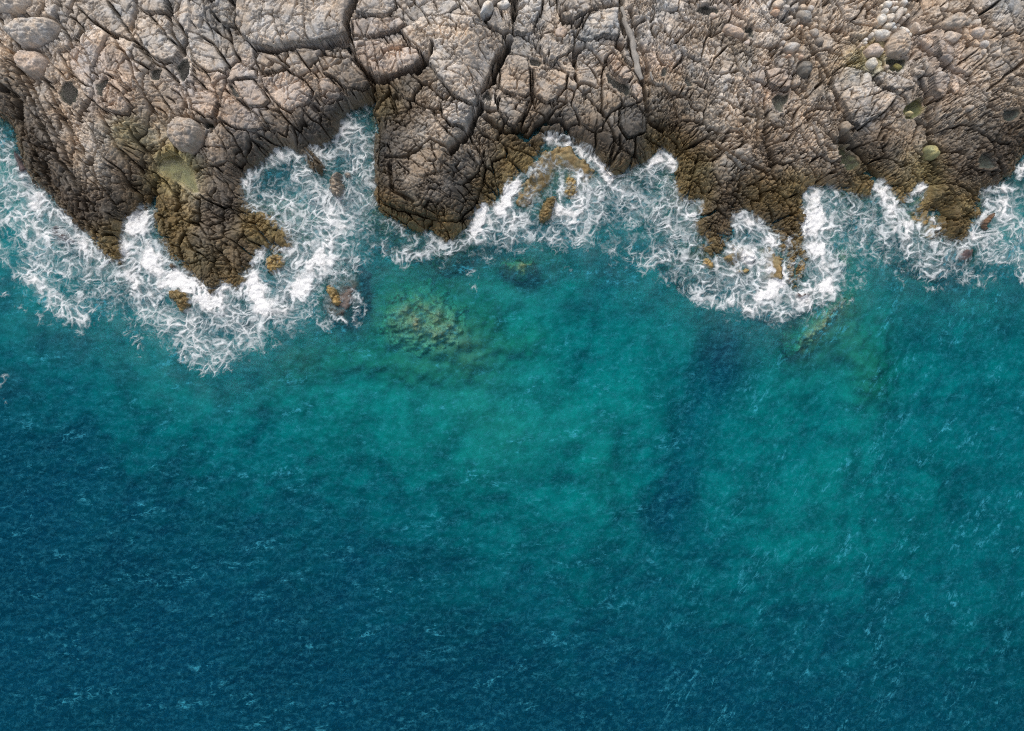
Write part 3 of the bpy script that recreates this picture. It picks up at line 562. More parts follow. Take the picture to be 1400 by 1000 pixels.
# rocks standing in the surf: (label, outline, height above water, tint)
SEA_ROCKS = [
 ('brown rock awash off the left headland tip, foam all round it', [(229, 399), (236, 395), (246, 395), (255, 399), (262, 407), (262, 416), (258, 424), (250, 430), (242, 424), (238, 414), (231, 407)], .75, OLIVE),
 ('golden brown rock in the foam right of the left headland', [(362, 352), (372, 345), (384, 348), (391, 356), (390, 364), (381, 372), (372, 378), (365, 374), (361, 364)], .6, GOLD),
 ('dark two-toned rock standing in the foamy cove', [(449, 256), (450, 246), (454, 237), (462, 235), (470, 238), (469, 250), (472, 262), (467, 273), (457, 271), (450, 264)], 1.0, MID),
 ('small reddish rock just behind the two-toned rock in the cove', [(468, 238), (473, 234), (479, 237), (480, 243), (474, 244)], .4, TAN),
 ('golden tip of the mostly sunken purplish rock', [(444, 392), (450, 387), (457, 393), (466, 402), (468, 412), (462, 419), (454, 418), (450, 408), (446, 400)], .5, GOLD),
 ('pointed brown rock below the swash between the two dark headlands', [(734, 298), (737, 288), (742, 276), (752, 267), (761, 266), (763, 277), (759, 290), (752, 302), (743, 306), (736, 303)], .8, OLIVE),
 ('small tan rock to the upper left of the pointed brown rock', [(716, 272), (722, 267), (727, 272), (724, 280), (718, 280)], .35, TAN),
 ('low golden rock half under running foam above the pointed brown rock', [(770, 250), (778, 234), (788, 240), (794, 258), (790, 272), (778, 274), (770, 266)], .3, GOLD),
 ('low golden rock shelf under the swash below the dark cliff', [(742, 205), (758, 203), (768, 212), (764, 222), (752, 224), (744, 216)], .35, GOLD),
 ('small golden rock off the left point of the right headland', [(960, 356), (966, 351), (973, 354), (977, 363), (975, 371), (968, 366), (962, 364)], .45, GOLD),
 ('tan rock washed by foam between the prongs of the right headland', [(1010, 352), (1018, 345), (1030, 344), (1036, 352), (1032, 361), (1020, 363), (1013, 359)], .4, TAN),
 ('low golden rock below the tan rock between the prongs', [(1004, 372), (1010, 367), (1020, 366), (1028, 370), (1020, 375), (1008, 376)], .35, GOLD),
 ('reddish brown rock off the far right headland', [(1339, 302), (1347, 296), (1356, 292), (1364, 290), (1358, 299), (1351, 309), (1346, 317), (1341, 312)], .6, (.14, .09, .06)),
 ('small golden rock in the foam left of the far right headland', [(1260, 305), (1265, 299), (1270, 303), (1268, 309), (1262, 310)], .35, GOLD),
 ('small dark rock in the white water left of the headland tip', [(230, 362), (236, 359), (242, 364), (238, 372), (232, 370)], .35, DARK),
]
# sunken rocks: (label, outline, depth of the top, tint)
SUNK = [
 ('brown rock shelf under thin running foam below the dark middle cliff', [(702, 268), (722, 242), (738, 214), (754, 199), (780, 203), (808, 222), (820, 246), (802, 276), (772, 292), (738, 304), (706, 292)], .04, (.24, .185, .095)),
 ('brown shelf under white water between the prongs of the right headland', [(985, 356), (1000, 336), (1040, 332), (1068, 343), (1074, 384), (1048, 388), (1006, 380)], .10, (.22, .17, .085)),
 ('brown shelf under the swash left of the far right headland', [(1240, 300), (1256, 290), (1284, 292), (1282, 322), (1262, 326), (1244, 318)], .08, (.24, .18, .09)),
 ('broad sunken boulder, greenish tan and speckled, off the inlet mouth', [(510, 428), (518, 396), (545, 378), (582, 378), (612, 394), (632, 422), (642, 452), (612, 478), (562, 484), (524, 472), (510, 448)], 1.15, (.40, .31, .19)),
 ('purplish sunken rock under swirling foam right of the left headland', [(425, 395), (440, 365), (470, 350), (494, 365), (500, 395), (490, 430), (465, 447), (440, 440), (428, 420)], .18, (.125, .105, .098)),
 ('long tan sunken ridge running seaward from the right headland', [(1085, 470), (1100, 440), (1120, 425), (1150, 402), (1168, 392), (1172, 410), (1150, 435), (1130, 455), (1110, 478), (1092, 485)], .8, (.44, .34, .2)),
 ('yellowish sunken rock below the dark middle headland', [(680, 358), (695, 346), (715, 346), (735, 354), (730, 368), (705, 374), (688, 372)], .6, (.32, .27, .14)),
 ('green sunken rock along the outer edge of the foam of the right headland', [(1150, 345), (1160, 325), (1176, 330), (1178, 352), (1168, 368), (1154, 366)], .8, (.26, .25, .12)),
 ('purple black sunken rock in the surf along the left shore', [(58, 318), (70, 305), (88, 312), (104, 325), (100, 340), (80, 342), (66, 334)], .12, (.10, .075, .075)),
 ('dark sunken rock hugging the left shore near the picture edge', [(8, 212), (18, 200), (26, 215), (34, 240), (28, 252), (14, 238)], .15, (.10, .08, .085)),
 ('purplish sunken rock under the surf of the far right headland', [(1308, 344), (1326, 336), (1342, 342), (1345, 356), (1328, 364), (1312, 358)], .15, (.14, .10, .095)),
 ('mauve sunken rock at the tip of the right headland finger', [(1088, 402), (1104, 396), (1116, 402), (1114, 418), (1098, 424), (1088, 416)], .2, (.14, .105, .10)),
]

# ----------------------------------------------------------------------------------------------
# LAND: one height field; slabs are cut out of it as objects of their own
# ----------------------------------------------------------------------------------------------
RES = 0.041
def axis(lo, hi, res, far):
    core = np.arange(lo, hi + res * .5, res)
    g = []; d = max(res * 4, .25); x = 0
    while x < far:
        x += d; g.append(x)
        if x > 9: d *= 1.5
    g = np.array(g)
    return core, g

cx, gx = axis(-37.6, 37.6, RES, 240); cy, gy = axis(2.6, 27.6, RES, 240)
xs = np.concatenate([-37.6 - gx[::-1], cx, cx[-1] + gx]).astype(np.float64)
ys = np.concatenate([cy, cy[-1] + gy]).astype(np.float64)
X, Y = np.meshgrid(xs, ys)
U, V = w2px(X, Y)
U = U.astype(np.float32); V = V.astype(np.float32)
# natural raggedness of every outline
wu = fbm(X / 1.4, Y / 1.4, 1, 4) * 3.2 + fbm(X / .35, Y / .35, 2, 3) * 1.5
wv = fbm(X / 1.4 + 40, Y / 1.4, 3, 4) * 3.2 + fbm(X / .35 + 40, Y / .35, 4, 3) * 1.5
D = SD(U + wu * 1.1, V + wv * 1.1)
Dp = np.maximum(D, 0)
Z0 = trend(D, U, V)
sel = D > -2.2                                   # only these points need rock detail

frac = FRAC(U, V); tint = TINT(U + wu * 2.2, V + wv * 2.2)
sB, jB, cC = frac[..., 0].copy(), frac[..., 1].copy(), frac[..., 2].copy()

slab_id = np.zeros(X.shape, np.int16); slab_near = np.full(X.shape, 99., np.float32); slab_in = np.zeros(X.shape, np.float32)
lift = np.zeros(X.shape, np.float32)
def window(outline, pad=8):
    us = [p[0] for p in outline]; vs = [p[1] for p in outline]
    m = (U > min(us) - pad) & (U < max(us) + pad) & (V > min(vs) - pad) & (V < max(vs) + pad)
    r = np.where(m.any(1))[0]; c = np.where(m.any(0))[0]
    return slice(r[0], r[-1] + 1), slice(c[0], c[-1] + 1)
windows = []
for k, (nm, lb, ct, pl, lf, tn, bs, jt, cr) in enumerate(SLABS, 1):
    w = window(pl, 14); windows.append(w)
    sd = poly_sd(U[w] + wu[w] * .95, V[w] + wv[w] * .95, pl) * SC
    free = (slab_id[w] == 0)
    ins = (sd > 0) & free
    slab_id[w][ins] = k
    slab_near[w] = np.minimum(slab_near[w], np.abs(sd))
    slab_in[w][ins] = sd[ins]
    r = random.Random(k)
    ax, ay = r.uniform(-.10, .10), r.uniform(-.12, .04)
    xc, yc = X[w][ins].mean(), Y[w][ins].mean()
    dome = 1 - np.exp(-sd / .05)
    lift[w][ins] = (.48 * lf * dome + .12 * lf * (1 - np.exp(-sd / .6)) + ax * (X[w] - xc) + ay * (Y[w] - yc))[ins]
    f = sstep(0, .15, sd)
    for arr, val in ((sB, bs), (jB, jt), (cC, cr)):
        arr[w][ins] = val
    if tn is not None:
        tt = np.array(tn, np.float32)
        tint[w] = np.where((ins)[..., None], tint[w] * .35 + tt * .65, tint[w])

# ---- level A: the free ground between the slabs, blocks of 1-2 m along the strata
th = np.where(U < 470 + 60 * fbm(Y / 6, X / 6, 17, 2), math.radians(-62), math.radians(-44))
xa = X + fbm(X / 3.2, Y / 3.2, 5, 4) * .75; ya = Y + fbm(X / 3.2, Y / 3.2, 6, 4) * .75
A1 = (xa * np.cos(th) + ya * np.sin(th)) / 2.1; A2 = (-xa * np.sin(th) + ya * np.cos(th)) / 1.15
eA, kA, dxA, dyA = worley(A1, A2, 0)
eA = eA * 1.3
eQ, kQ, fQ, gQ = joints(A2 * .80, A1 * .9 + .45 * A2, 3)
jA = (U < 260) & (V < 290) & (fbm(X / 7, Y / 7, 18, 2) > -.25)
eA = np.where(jA, eQ * 1.3, eA); kA = np.where(jA, kQ, kA); dxA = np.where(jA, fQ, dxA); dyA = np.where(jA, gQ, dyA)
isl = slab_id > 0
key = np.where(isl, (slab_id.astype(np.int64) * 977 + 13) & 65535, kA)
eAx = np.where(isl, slab_in, np.minimum(eA, slab_near))
r1, r2, r3, r4, r5, r6 = (rnd(key, i, 0) for i in range(6))
hA = np.where(isl, 0, (r1 - .5) * .42 + (r2 - .5) * .22 * dxA + (r3 - .5) * .22 * dyA)
gap = sstep(-.35, .15, fbm(X / 1.1, Y / 1.1, 7, 3))             # joints open and close along their length
wA = (.022 + .036 * gap) * np.where(isl, .7, 1)
crackA = np.exp(-(eAx / wA) ** 4) * (.35 + .9 * gap)
roundA = np.exp(-eAx / .07) * .045

# ---- level B: joints inside each block, each block with its own direction and size
angB = np.radians(-52 + (r4 - .5) * 90 + np.where(r5 > .6, 75, 0))
cb, sb = np.cos(angB), np.sin(angB)
size = np.clip(sB * (.8 + .55 * r6) + .22, .62, 3)
xb = X + fbm(X / 1.3, Y / 1.3, 8, 5, .55) * .22; yb = Y + fbm(X / 1.3, Y / 1.3, 9, 5, .55) * .22
B1 = (xb * cb + yb * sb) / (size * (1.0 + r3 * .8)); B2 = (-xb * sb + yb * cb) / (size * .72)
eB, kB, dxB, dyB = worley(B1 + key % 61, B2 + key % 47, 1)
eJ, kJ, fJ, gJ = joints(B2 * .72 / .62 + key % 53 + .30 * B1 * (r2 - .5), B1 * .8 + key % 41 + .8 * B2 * (r1 - .5), 2)
useJ = rnd(key, 7, 0) > np.where(slab_id > 0, .35, np.where(U > 860, .72, .5))
eB = np.where(useJ, eJ * .62, eB); kB = np.where(useJ, kJ, kB); dxB = np.where(useJ, fJ, dxB); dyB = np.where(useJ, gJ, dyB)
eB = eB * size
q1, q2, q3, q4 = (rnd(kB, i, 1) for i in range(4))
hB = ((q1 - .5) * .11 + (q2 - .5) * .13 * dxB * size + (q3 - .5) * .13 * dyB * size) * np.clip(jB, 0, 1) * np.clip(size / .6, .4, 1.2)
gB = sstep(-.28, .30, fbm(X / .9, Y / .9, 10, 3) + (q4 - .5) * .35 - .12) * .9 + .08
crackB = np.exp(-(eB / (.018 + .028 * gB)) ** 4) * .75 * gB * sstep(0.02, .7, jB)
roundB = np.exp(-eB / .05) * .035 * np.clip(jB, 0, 1)

# ---- level C: crumbling, shards of 10-30 cm
angC = angB + (q3 - .5) * 1.6
C1 = (xb * np.cos(angC) + yb * np.sin(angC)) / (.40 + .25 * q4) + q1 * 9; C2 = (-xb * np.sin(angC) + yb * np.cos(angC)) / .30 + q2 * 9
wc = fbm(X / .5, Y / .5, 11, 3)
eC, kC, dxC, dyC = worley(C1 + wc * .35, C2 + wc * .35, 2)
cm = np.clip((cC * .9 + .12) * (.70 + .9 * fbm(X / 1.6, Y / 1.6, 12, 3)), 0, 1)
hC = ((rnd(kC, 0, 2) - .5) * .09 + (rnd(kC, 1, 2) - .5) * .08 * dxC + (rnd(kC, 2, 2) - .5) * .08 * dyC) * cm
crackC = np.exp(-(eC / .105) ** 4) * .34 * sstep(.2, .7, cm) * (.5 + .8 * gB)

# ---- level D: hairline cracks that cross everything here and there
H1 = xb * np.cos(angB - .35) + yb * np.sin(angB - .35); H2 = -xb * np.sin(angB - .35) + yb * np.cos(angB - .35)
eD, kD, _, _ = worley(H1 / (.95 * np.clip(size, .6, 1.1)) + 5, H2 / (.55 * np.clip(size, .6, 1.1)) + 9, 7)
hair = np.exp(-(eD / .055) ** 4) * .36 * sstep(-.10, .22, fbm(X / 1.2, Y / 1.2, 14, 3)) * (.25 + .75 * np.clip(jB, 0, 1))

# ---- irregular grooves and nicks that follow no cell at all
groove = sstep(.90, .99, 1 - np.abs(fbm(X / .75, Y / .55, 13, 4))) * .17 * sstep(-.2, .25, fbm(X / 1.5, Y / 1.5, 19, 2))
groove += sstep(.90, .99, 1 - np.abs(fbm((X + Y) / 1.9, (X - Y) / .6, 21, 4))) * .16 * sstep(-.1, .3, fbm(X / 1.8, Y / 1.8, 22, 2))
fine = -groove + fbm(X / .9, Y / .9, 20, 5, .5) * .06 + fbm(X / .16, Y / .16, 25, 3, .6) * .022 * (.5 + cm)
broad = fbm(X / 4.5, Y / 4.5, 30, 3) * .55
pits = -sstep(.42, .62, fbm(X / .3, Y / .3, 32, 2)) * .05

shore = sstep(0, 1.2, D)                         # detail dies down under water and at the lip
ZR = Z0 + shore * broad * .9 + (lift + hA) * sstep(-.1, .6, D) + (hB + hC) * (.35 + .65 * sstep(-.2, .5, D)) + fine + pits
ZR -= (crackA + roundA) * (.4 + .6 * shore) + (crackB + roundB + crackC + hair) * (.6 + .4 * shore)

for pts, wd, dp in CREVICES:
    w = window(pts, wd * 2 + 6)
    d = seg_dist(U[w] + wu[w] * .9, V[w] + wv[w] * .9, pts) * SC
    hw = wd * SC * .45 * (.45 + .75 * sstep(-.4, .4, fbm(X[w] / .9, Y[w] / .9, 35, 2)))
    ZR[w] -= dp * (1.5 * np.exp(-(d / (hw + .025)) ** 4) + .16 * np.exp(-(d / (hw * 3)) ** 2))

# ---- beyond the picture the sheet is coarser and only keeps its broad forms
out = np.maximum(np.maximum(np.abs(X) - 37.6, Y - cy[-1]), 0)
keepd = np.exp(-(out / 1.6) ** 2).astype(np.float32)
smooth0 = Z0 + shore * broad * .9 + .25
ZR = smooth0 + fbm(X / 2.6, Y / 2.6, 16, 3) * .5 * (1 - keepd) + (ZR - smooth0) * keepd
# ---- seats of the loose boulders: the ground is hollowed under and just around each
SEAT = {}
def seat(pl):
    w = window(pl, 12)
    sd = poly_sd(U[w], V[w], smooth_poly([tuple(map(float, p)) for p in pl], 1)) * SC
    m = sd > 0
    if not m.any(): return
    b = float(np.percentile(ZR[w][m], 55))
    SEAT[pl[0]] = b
    g = sstep(-.22, -.02, sd)
    ZR[w] = ZR[w] * (1 - g) + np.minimum(ZR[w], b - .16) * g
for _nm, _lb, pl, *_ in BOULDERS: seat(pl)
COB_P = [ell(a, b, rx, ry, rot, .07) for a, b, rx, ry, rot in COBBLES]; PEB_P = [ell(a, b, rx, ry, rot, .07) for a, b, rx, ry, rot in PEBBLES]
for pl in COB_P + PEB_P: seat(pl)

# ---- pools: hollows that hold water
albedo = tint.copy()
pool_objs = []
for lb, pl, dp, bt in POOLS:
    w = window(pl, 26)
    sd = poly_sd(U[w] + wu[w] * 1.5, V[w] + wv[w] * 1.5, smooth_poly(pl, 1)) * SC
    m = sd > 0
    ring = (sd > -.30) & (sd < -.06)
    lev = float(np.percentile(ZR[w][ring], 38)) - .02
    bed = lev - .10 - dp * sstep(0, .5, sd) + fbm(X[w] / .9, Y[w] / .9, 20, 4) * .04
    rim = lev + .05 + .02 * np.clip(-sd / .3, 0, 1)
    ZR[w] = np.where(m, np.minimum(bed, ZR[w] + 9), np.where(sd > -.16, np.maximum(ZR[w], rim), ZR[w]))
    f = sstep(-.05, .1, sd)[..., None]
    albedo[w] = albedo[w] * (1 - f) + np.array(bt, np.float32) * f * (1 + .35 * fbm(X[w] / .5, Y[w] / .5, 36, 3))[..., None]
    slab_id[w][m] = 0
    pool_objs.append((lb, w, sd, lev))

# ---- colour of the rock itself: zoning, bed to bed variation, lichen, algae
var = 1 + (rnd(key, 6, 0) - .5) * .30 + (rnd(kB, 5, 1) - .5) * .45 * np.clip(jB + .2, 0, 1) + (rnd(kC, 5, 2) - .4) * .60 * cm + fbm(X / .6, Y / .6, 40, 4) * .32 + fbm(X / .22, Y / .22, 42, 3) * .30
albedo = albedo * 1.06 * np.clip(var, .35, 1.8)[..., None]
hue = fbm(X / 2.0, Y / 2.0, 44, 4)[..., None]
albedo = albedo * (1 + hue * np.array([.16, .0, -.18], np.float32))
yel = sstep(.30, .55, fbm(X / .5, Y / .5, 46, 4) + .25 * fbm(X / 3, Y / 3, 47, 2)) * sstep(2.5, .2, D)
albedo = albedo * (1 - .35 * yel[..., None]) + np.array([.17, .13, .055], np.float32) * .35 * yel[..., None]
tide = sstep(1.0, .05, D + .5 * fbm(X / 1.2, Y / 1.2, 48, 3)) * (D > -.6)      # the algae belt of the splash line
albedo = albedo * (1 - .45 * tide[..., None]) + np.array([.115, .086, .040], np.float32) * .45 * tide[..., None]
wetband = sstep(3.4, 1.0, D + 1.2 * fbm(X / 2.2, Y / 2.2, 49, 3)) * sstep(.1, .8, D)           # rock that the spray keeps wet
albedo = albedo * (1 - .36 * wetband[..., None])
plain = np.array(TAN, np.float32) * (1 + .25 * fbm(X / 9, Y / 9, 43, 3))[..., None]
albedo = albedo * keepd[..., None] + plain * (1 - keepd[..., None])
albedo = np.clip(albedo, .012, .75).astype(np.float32)
lum = albedo.mean(-1)
wet = np.clip(sstep(.20, .07, lum) * .8 + sstep(.6, .1, D) * .4, 0, 1).astype(np.float32)

LANDZ = Grid(cx[0], cy[0], RES, ZR[:len(cy), len(gx):len(gx) + len(cx)].astype(np.float32))
attrs = {'albedo': albedo, 'wet': wet}

# slabs as objects
core = slab_id > 0
for k, ((nm, lb, ct, pl, *_), w) in enumerate(zip(SLABS, windows), 1):
    m = slab_id[w] == k
    if m.sum() < 20: continue
    n1 = m.copy(); n1[1:] |= m[:-1]; n1[:-1] |= m[1:]; n1[:, 1:] |= m[:, :-1]; n1[:, :-1] |= m[:, 1:]      # one ring of skirt
    n2 = n1.copy(); n2[1:] |= n1[:-1]; n2[:-1] |= n1[1:]; n2[:, 1:] |= n1[:, :-1]; n2[:, :-1] |= n1[:, 1:]
    Zk = ZR[w].copy()
    Zk[~m] = ZR[w][~m] - .02
    Zk[n2 & ~n1] -= 1.0
    q = n2[:-1, :-1] & n2[1:, :-1] & n2[:-1, 1:] & n2[1:, 1:]
    o = grid_mesh(nm, X[w], Y[w], Zk, q, ROCK, {a: v[w] for a, v in attrs.items()})
    tag(o, lb, ct, 'separate slabs and blocks of the shore')
ground = ZR.copy()
deep = core & (slab_in > .16)
ground[deep] -= .9
quad = np.ones((X.shape[0] - 1, X.shape[1] - 1), bool)
quad &= (np.maximum.reduce([D[:-1, :-1], D[1:, :-1], D[:-1, 1:], D[1:, 1:]]) > -2.4)
o = grid_mesh('rocky_ground', X, Y, ground, quad, ROCK, attrs)
tag(o, 'fractured brown and grey rocky shore cut by joints, sloping to the sea', kind='structure')

# pools as objects
for lb, w, sd, lev in pool_objs:
    m = sd > -.10
    q = m[:-1, :-1] & m[1:, :-1] & m[:-1, 1:] & m[1:, 1:]
    dep = np.clip(lev - ZR[w], 0.02, 5)
    o = grid_mesh('tide_pool', X[w], Y[w], np.full(sd.shape, lev), q, POOL, {'depth': dep})
    tag(o, lb, 'tide pool', 'rock pools of still water')

# ----------------------------------------------------------------------------------------------
# loose boulders, stones, cobbles, rocks in the surf, sunken rocks
# ----------------------------------------------------------------------------------------------
def rock_lump(name, outline, height, tn, rough, base=None, res=.04, wetness=0., sharp=.42, speck=None, ragged=.05, dens=1.0):
    u = np.array([p[0] for p in outline]); v = np.array([p[1] for p in outline])
    wx, wy = px2w(u, v)
    big = ragged > .2
    pts = smooth_poly([(float(a), float(b)) for a, b in zip(wx, wy)], 2)
    x0, x1, y0, y1 = min(wx) - .25, max(wx) + .25, min(wy) - .25, max(wy) + .25
    gx_, gy_ = np.meshgrid(np.arange(x0, x1, res), np.arange(y0, y1, res))
    nx = fbm(gx_ / .5, gy_ / .5, 50, 3) * ragged + fbm(gx_ / .15, gy_ / .15, 51, 2) * ragged * .4; ny = fbm(gx_ / .5, gy_ / .5, 52, 3) * ragged
    if big: nx = nx + fbm(gx_ / 1.6, gy_ / 1.6, 59, 3) * ragged * 2.2; ny = ny + fbm(gx_ / 1.6, gy_ / 1.6 + 30, 59, 3) * ragged * 2.2
    sd = poly_sd(gx_ + nx, gy_ + ny, pts)
    R = max(sd.max(), .05)
    t = np.clip(sd / (R * .85), 0, 1)
    prof = (1 - (1 - t) ** 2.2) ** sharp
    if base is None:
        base = SEAT[outline[0]] - .04
    k = hash((round(float(x0), 2), round(float(y0), 2))) % 97
    e, kk, dx, dy = worley((gx_ + nx) / (.42 * dens) + k, (gy_ + ny) / (.3 * dens) + k, 3)
    tx = fbm(gx_ / .6 + k, gy_ / .6, 53, 4, .6) * .30 + ((rnd(kk, 0, 3) - .5) * .18 - np.exp(-(e / .16) ** 2) * .13) * rough * 2 + fbm(gx_ / .14, gy_ / .14, 55, 3) * .05 * (rough + .3)
    if height is None:                                  # a sunken rock: its flanks run out into the sea bed
        bz = bed_at(gx_, gy_)
        H = max(base - float(bz[sd > 0].mean()), .25)
        t = np.clip(sd / R + .03, 0, 1)
        z = bz - .10 + (H + .15) * (1 - (1 - t) ** (3.2 if base < -.3 else 6)) + tx * (.55 if base < -.3 else .4) * sstep(0, .4, sd / R)
    else:
        z = base + height * prof + tx * min(1, R / .45) * (sd > 0) * np.minimum(1, sd / .12 + .2)
    if height is not None: z = np.where(sd < 0, base - .05 + sd * 9, z)
    q4_ = (sd > -.11)
    q = q4_[:-1, :-1] & q4_[1:, :-1] & q4_[:-1, 1:] & q4_[1:, 1:]
    var = 1 + fbm(gx_ / .35 + k, gy_ / .35, 56, 4) * .4 + (rnd(kk, 3, 3) - .5) * .35 * rough * 2
    al = np.array(tn, np.float32) * np.clip(var, .4, 1.6)[..., None] * (1 + fbm(gx_ / .8, gy_ / .8 + k, 58, 3)[..., None] * np.array([.14, 0, -.16]))
    al = np.clip(al, .012, .7).astype(np.float32)
    o = grid_mesh(name, gx_, gy_, z, q, ROCK, {'albedo': al, 'wet': np.full(al.shape[:2], wetness, np.float32)})
    return o, (gx_, gy_, z, q4_)

for nm, lb, pl, h, tn, ro in BOULDERS:
    o, _ = rock_lump(nm, pl, h, tuple(1.12 * q for q in tn), ro * .8, res=.04 if len(pl) < 30 else .04, ragged=.02 if ro < .2 else .05)
    tag(o, lb, nm, 'loose boulders and stones on the shore')
for lst, pls, lb, grp, cols in ((COBBLES, COB_P, 'pale water-worn cobble in the heap at the top edge, right of the rubbly shelf', 'pale cobbles heaped in the gully', [(.52, .50, .46), (.48, .45, .41), (.44, .39, .34), (.55, .53, .50)]),
                           (PEBBLES, PEB_P, 'small loose pebble on the brown rubble around the flat grey stone', 'pebbles scattered on the rubble', [(.45, .38, .31), (.40, .36, .32), (.44, .32, .24)])):
    for i, (a, b, rx, ry, rot) in enumerate(lst):
        o, _ = rock_lump('cobble' if lst is COBBLES else 'pebble', pls[i], min(rx, ry) * SC * 1.1 + .08, tuple(1.18 * q for q in cols[i % len(cols)]), .08, res=.03, ragged=.012)
        tag(o, lb, 'cobble' if lst is COBBLES else 'pebble', grp)

surf = []
for lb, pl, h, tn in SEA_ROCKS:
    o, g = rock_lump('sea_rock', pl, h + .5, tn, .8, base=-.5, wetness=.8, sharp=.6, ragged=.14)
    tag(o, lb, 'rock', 'rocks standing in the surf'); surf.append(g)
# ----------------------------------------------------------------------------------------------
# SEABED and WATER
# ----------------------------------------------------------------------------------------------
RV = {300: [.4, .38, .32, .32, .28, .28, .3, .3, .3, .35, .35, .3, .25, .42, .42],
      400: [.42, .38, .34, .3, .24, .26, .22, .22, .3, .32, .36, .18, .15, .46, .38],
      460: [.52, .38, .34, .32, .2, .26, .2, .16, .4, .42, .4, .2, .16, .48, .42],
      520: [.74, .58, .28, .3, .2, .22, .1, .05, .28, .28, .42, .34, .12, .52, .5],
      580: [.84, .7, .36, .30, .28, .2, .1, .0, .08, .3, .46, .38, .2, .52, .52],
      640: [.94, .86, .6, .45, .46, .34, .2, .05, .12, .38, .42, .25, .28, .56, .58],
      700: [.92, .88, .82, .74, .72, .62, .45, .34, .34, .58, .44, .25, .36, .5, .52],
      760: [.95, .93, .88, .84, .8, .74, .66, .58, .52, .62, .5, .38, .44, .5, .54],
      820: [.97, .96, .93, .9, .88, .84, .78, .72, .68, .68, .6, .54, .54, .58, .58],
      880: [1, 1, .98, .97, .95, .92, .88, .84, .8, .78, .72, .7, .68, .66, .64],
      940: [1, 1, 1, 1, 1, .98, .95, .92, .89, .86, .82, .79, .77, .74, .7],
      1000: [1, 1, 1, 1, 1, 1, 1, 1, .98, .96, .94, .92, .9, .86, .84]}
_p = [(i * 100, r, v) for r, row in RV.items() for i, v in enumerate(row)]
DEEP = control_map(_p, 52, 8, (-100, 1500), (240, 1100))
DARKSPOTS = [([(992, 490), (965, 555), (938, 615), (930, 680), (908, 715)], 24, .38), ([(806, 500), (800, 520)], 16, .25), ([(785, 640), (780, 660)], 20, .22), ([(832, 395), (825, 420), (830, 440)], 22, .25), ([(372, 580), (360, 600)], 24, .2),
             ([(980, 495), (990, 520)], 18, .2), ([(860, 590), (850, 640)], 12, .12), ([(1120, 580), (1090, 640)], 18, .2), ([(500, 610), (520, 660)], 14, .15), ([(700, 372), (730, 384)], 12, .25), ([(640, 600), (600, 640)], 10, .1), ([(480, 470), (420, 500)], 12, .12), ([(1240, 440), (1250, 560), (1230, 680)], 26, .15)]
def deepness(u, v):
    d = DEEP(u + fbm(u / 110, v / 110, 65, 3) * 60, v + fbm(u / 110, v / 110, 66, 3) * 45)
    wob = fbm(u / 60, v / 60, 60, 4) * 14
    for pts, wd, am in DARKSPOTS:
        d = d + .7 * am * np.exp(-(seg_dist(u + wob, v - wob, pts) / (wd * 1.2)) ** 2)
    d = d + fbm(u / 90, v / 90, 61, 4) * .13 + fbm(u / 22, v / 22, 62, 3) * .04
    return np.clip(d, 0, 1.15)

SHOALS = [([(400, 500), (470, 485), (540, 500), (600, 505), (660, 480), (720, 468)], 26, 1.0), ([(1160, 415), (1120, 455), (1100, 475)], 28, 1.5), ([(1150, 440), (1180, 470), (1200, 520)], 34, 1.1), ([(1160, 380), (1150, 330)], 26, .8), ([(700, 372), (760, 350)], 22, .7), ([(545, 430), (590, 432), (630, 462)], 60, 1.9), ([(640, 560), (700, 590)], 30, .3)]
def shoal(u, v):
    w1 = fbm(u / 30, v / 30, 67, 4) * 16
    c = 0
    for pts, wd, am in SHOALS: c = np.maximum(c, am * np.exp(-(seg_dist(u + w1, v - w1, pts) / wd) ** 2))
    return c

def bed_z(u, v, dl):
    dd = deepness(u, v)
    z = -(2.7 + 6.8 * dd ** 1.55)
    sh = shoal(u, v)
    z = z + sh * (.95 + .5 * fbm(u / 14, v / 14, 68, 3)) * sstep(0, -2.5, dl)
    return np.maximum(z, -np.maximum(-dl, 0) * 1.2 - .6) if dl is not None else z

def bed_at(x, y):
    u = (700 + x / SC).astype(np.float32); v = (500 - y / SC).astype(np.float32)
    return bed_z(u, v, SD(u, v)) + fbm(x / 1.5, y / 1.5, 63, 4) * .10

for lb, pl, top, tn in SUNK:
    o, g = rock_lump('sunken_rock', pl, None, tn, .45, base=-top, wetness=.2, sharp=.85, res=.06, ragged=.30, dens=1.7)
    tag(o, lb, 'sunken rock', 'rocks under the water'); surf.append(g)

bx, bgx = axis(-38, 38, .2, 260); by, bgy = axis(-28, 21, .2, 260)
Xb, Yb = np.meshgrid(np.concatenate([-38 - bgx[::-1], bx, bx[-1] + bgx]), np.concatenate([-28 - bgy[::-1], by, by[-1] + bgy]))
Ub = (700 + Xb / SC).astype(np.float32); Vb = (500 - Yb / SC).astype(np.float32)
for _ in range(2):
    zb_ = np.clip(bed_z(Ub, Vb, SD(Ub, np.minimum(Vb, 556))), -9, 0) * sstep(250, 480, Vb)
    Ub = (700 + Xb / SC * CAM_H / (CAM_H - zb_)).astype(np.float32); Vb = (500 - Yb / SC * CAM_H / (CAM_H - zb_)).astype(np.float32)
Db = SD(Ub, np.minimum(Vb, 556))
Db = np.where(Vb > 540, np.minimum(Db, -6), Db)
Zb = bed_z(Ub, Vb, Db) + fbm(Xb / 1.5, Yb / 1.5, 63, 4) * .10
mott = sstep(-.15, .35, fbm(Xb / 3.2, Yb / 3.2, 64, 5, .6))
weed = sstep(.38, 1.08, deepness(Ub, Vb))
ab = (np.array([.42, .385, .31]) * (1 - .38 * mott[..., None])) * (1 - weed[..., None]) + np.array([.06, .07, .05]) * weed[..., None]
shl = np.clip(shoal(Ub, Vb), 0, 1)[..., None] * .7
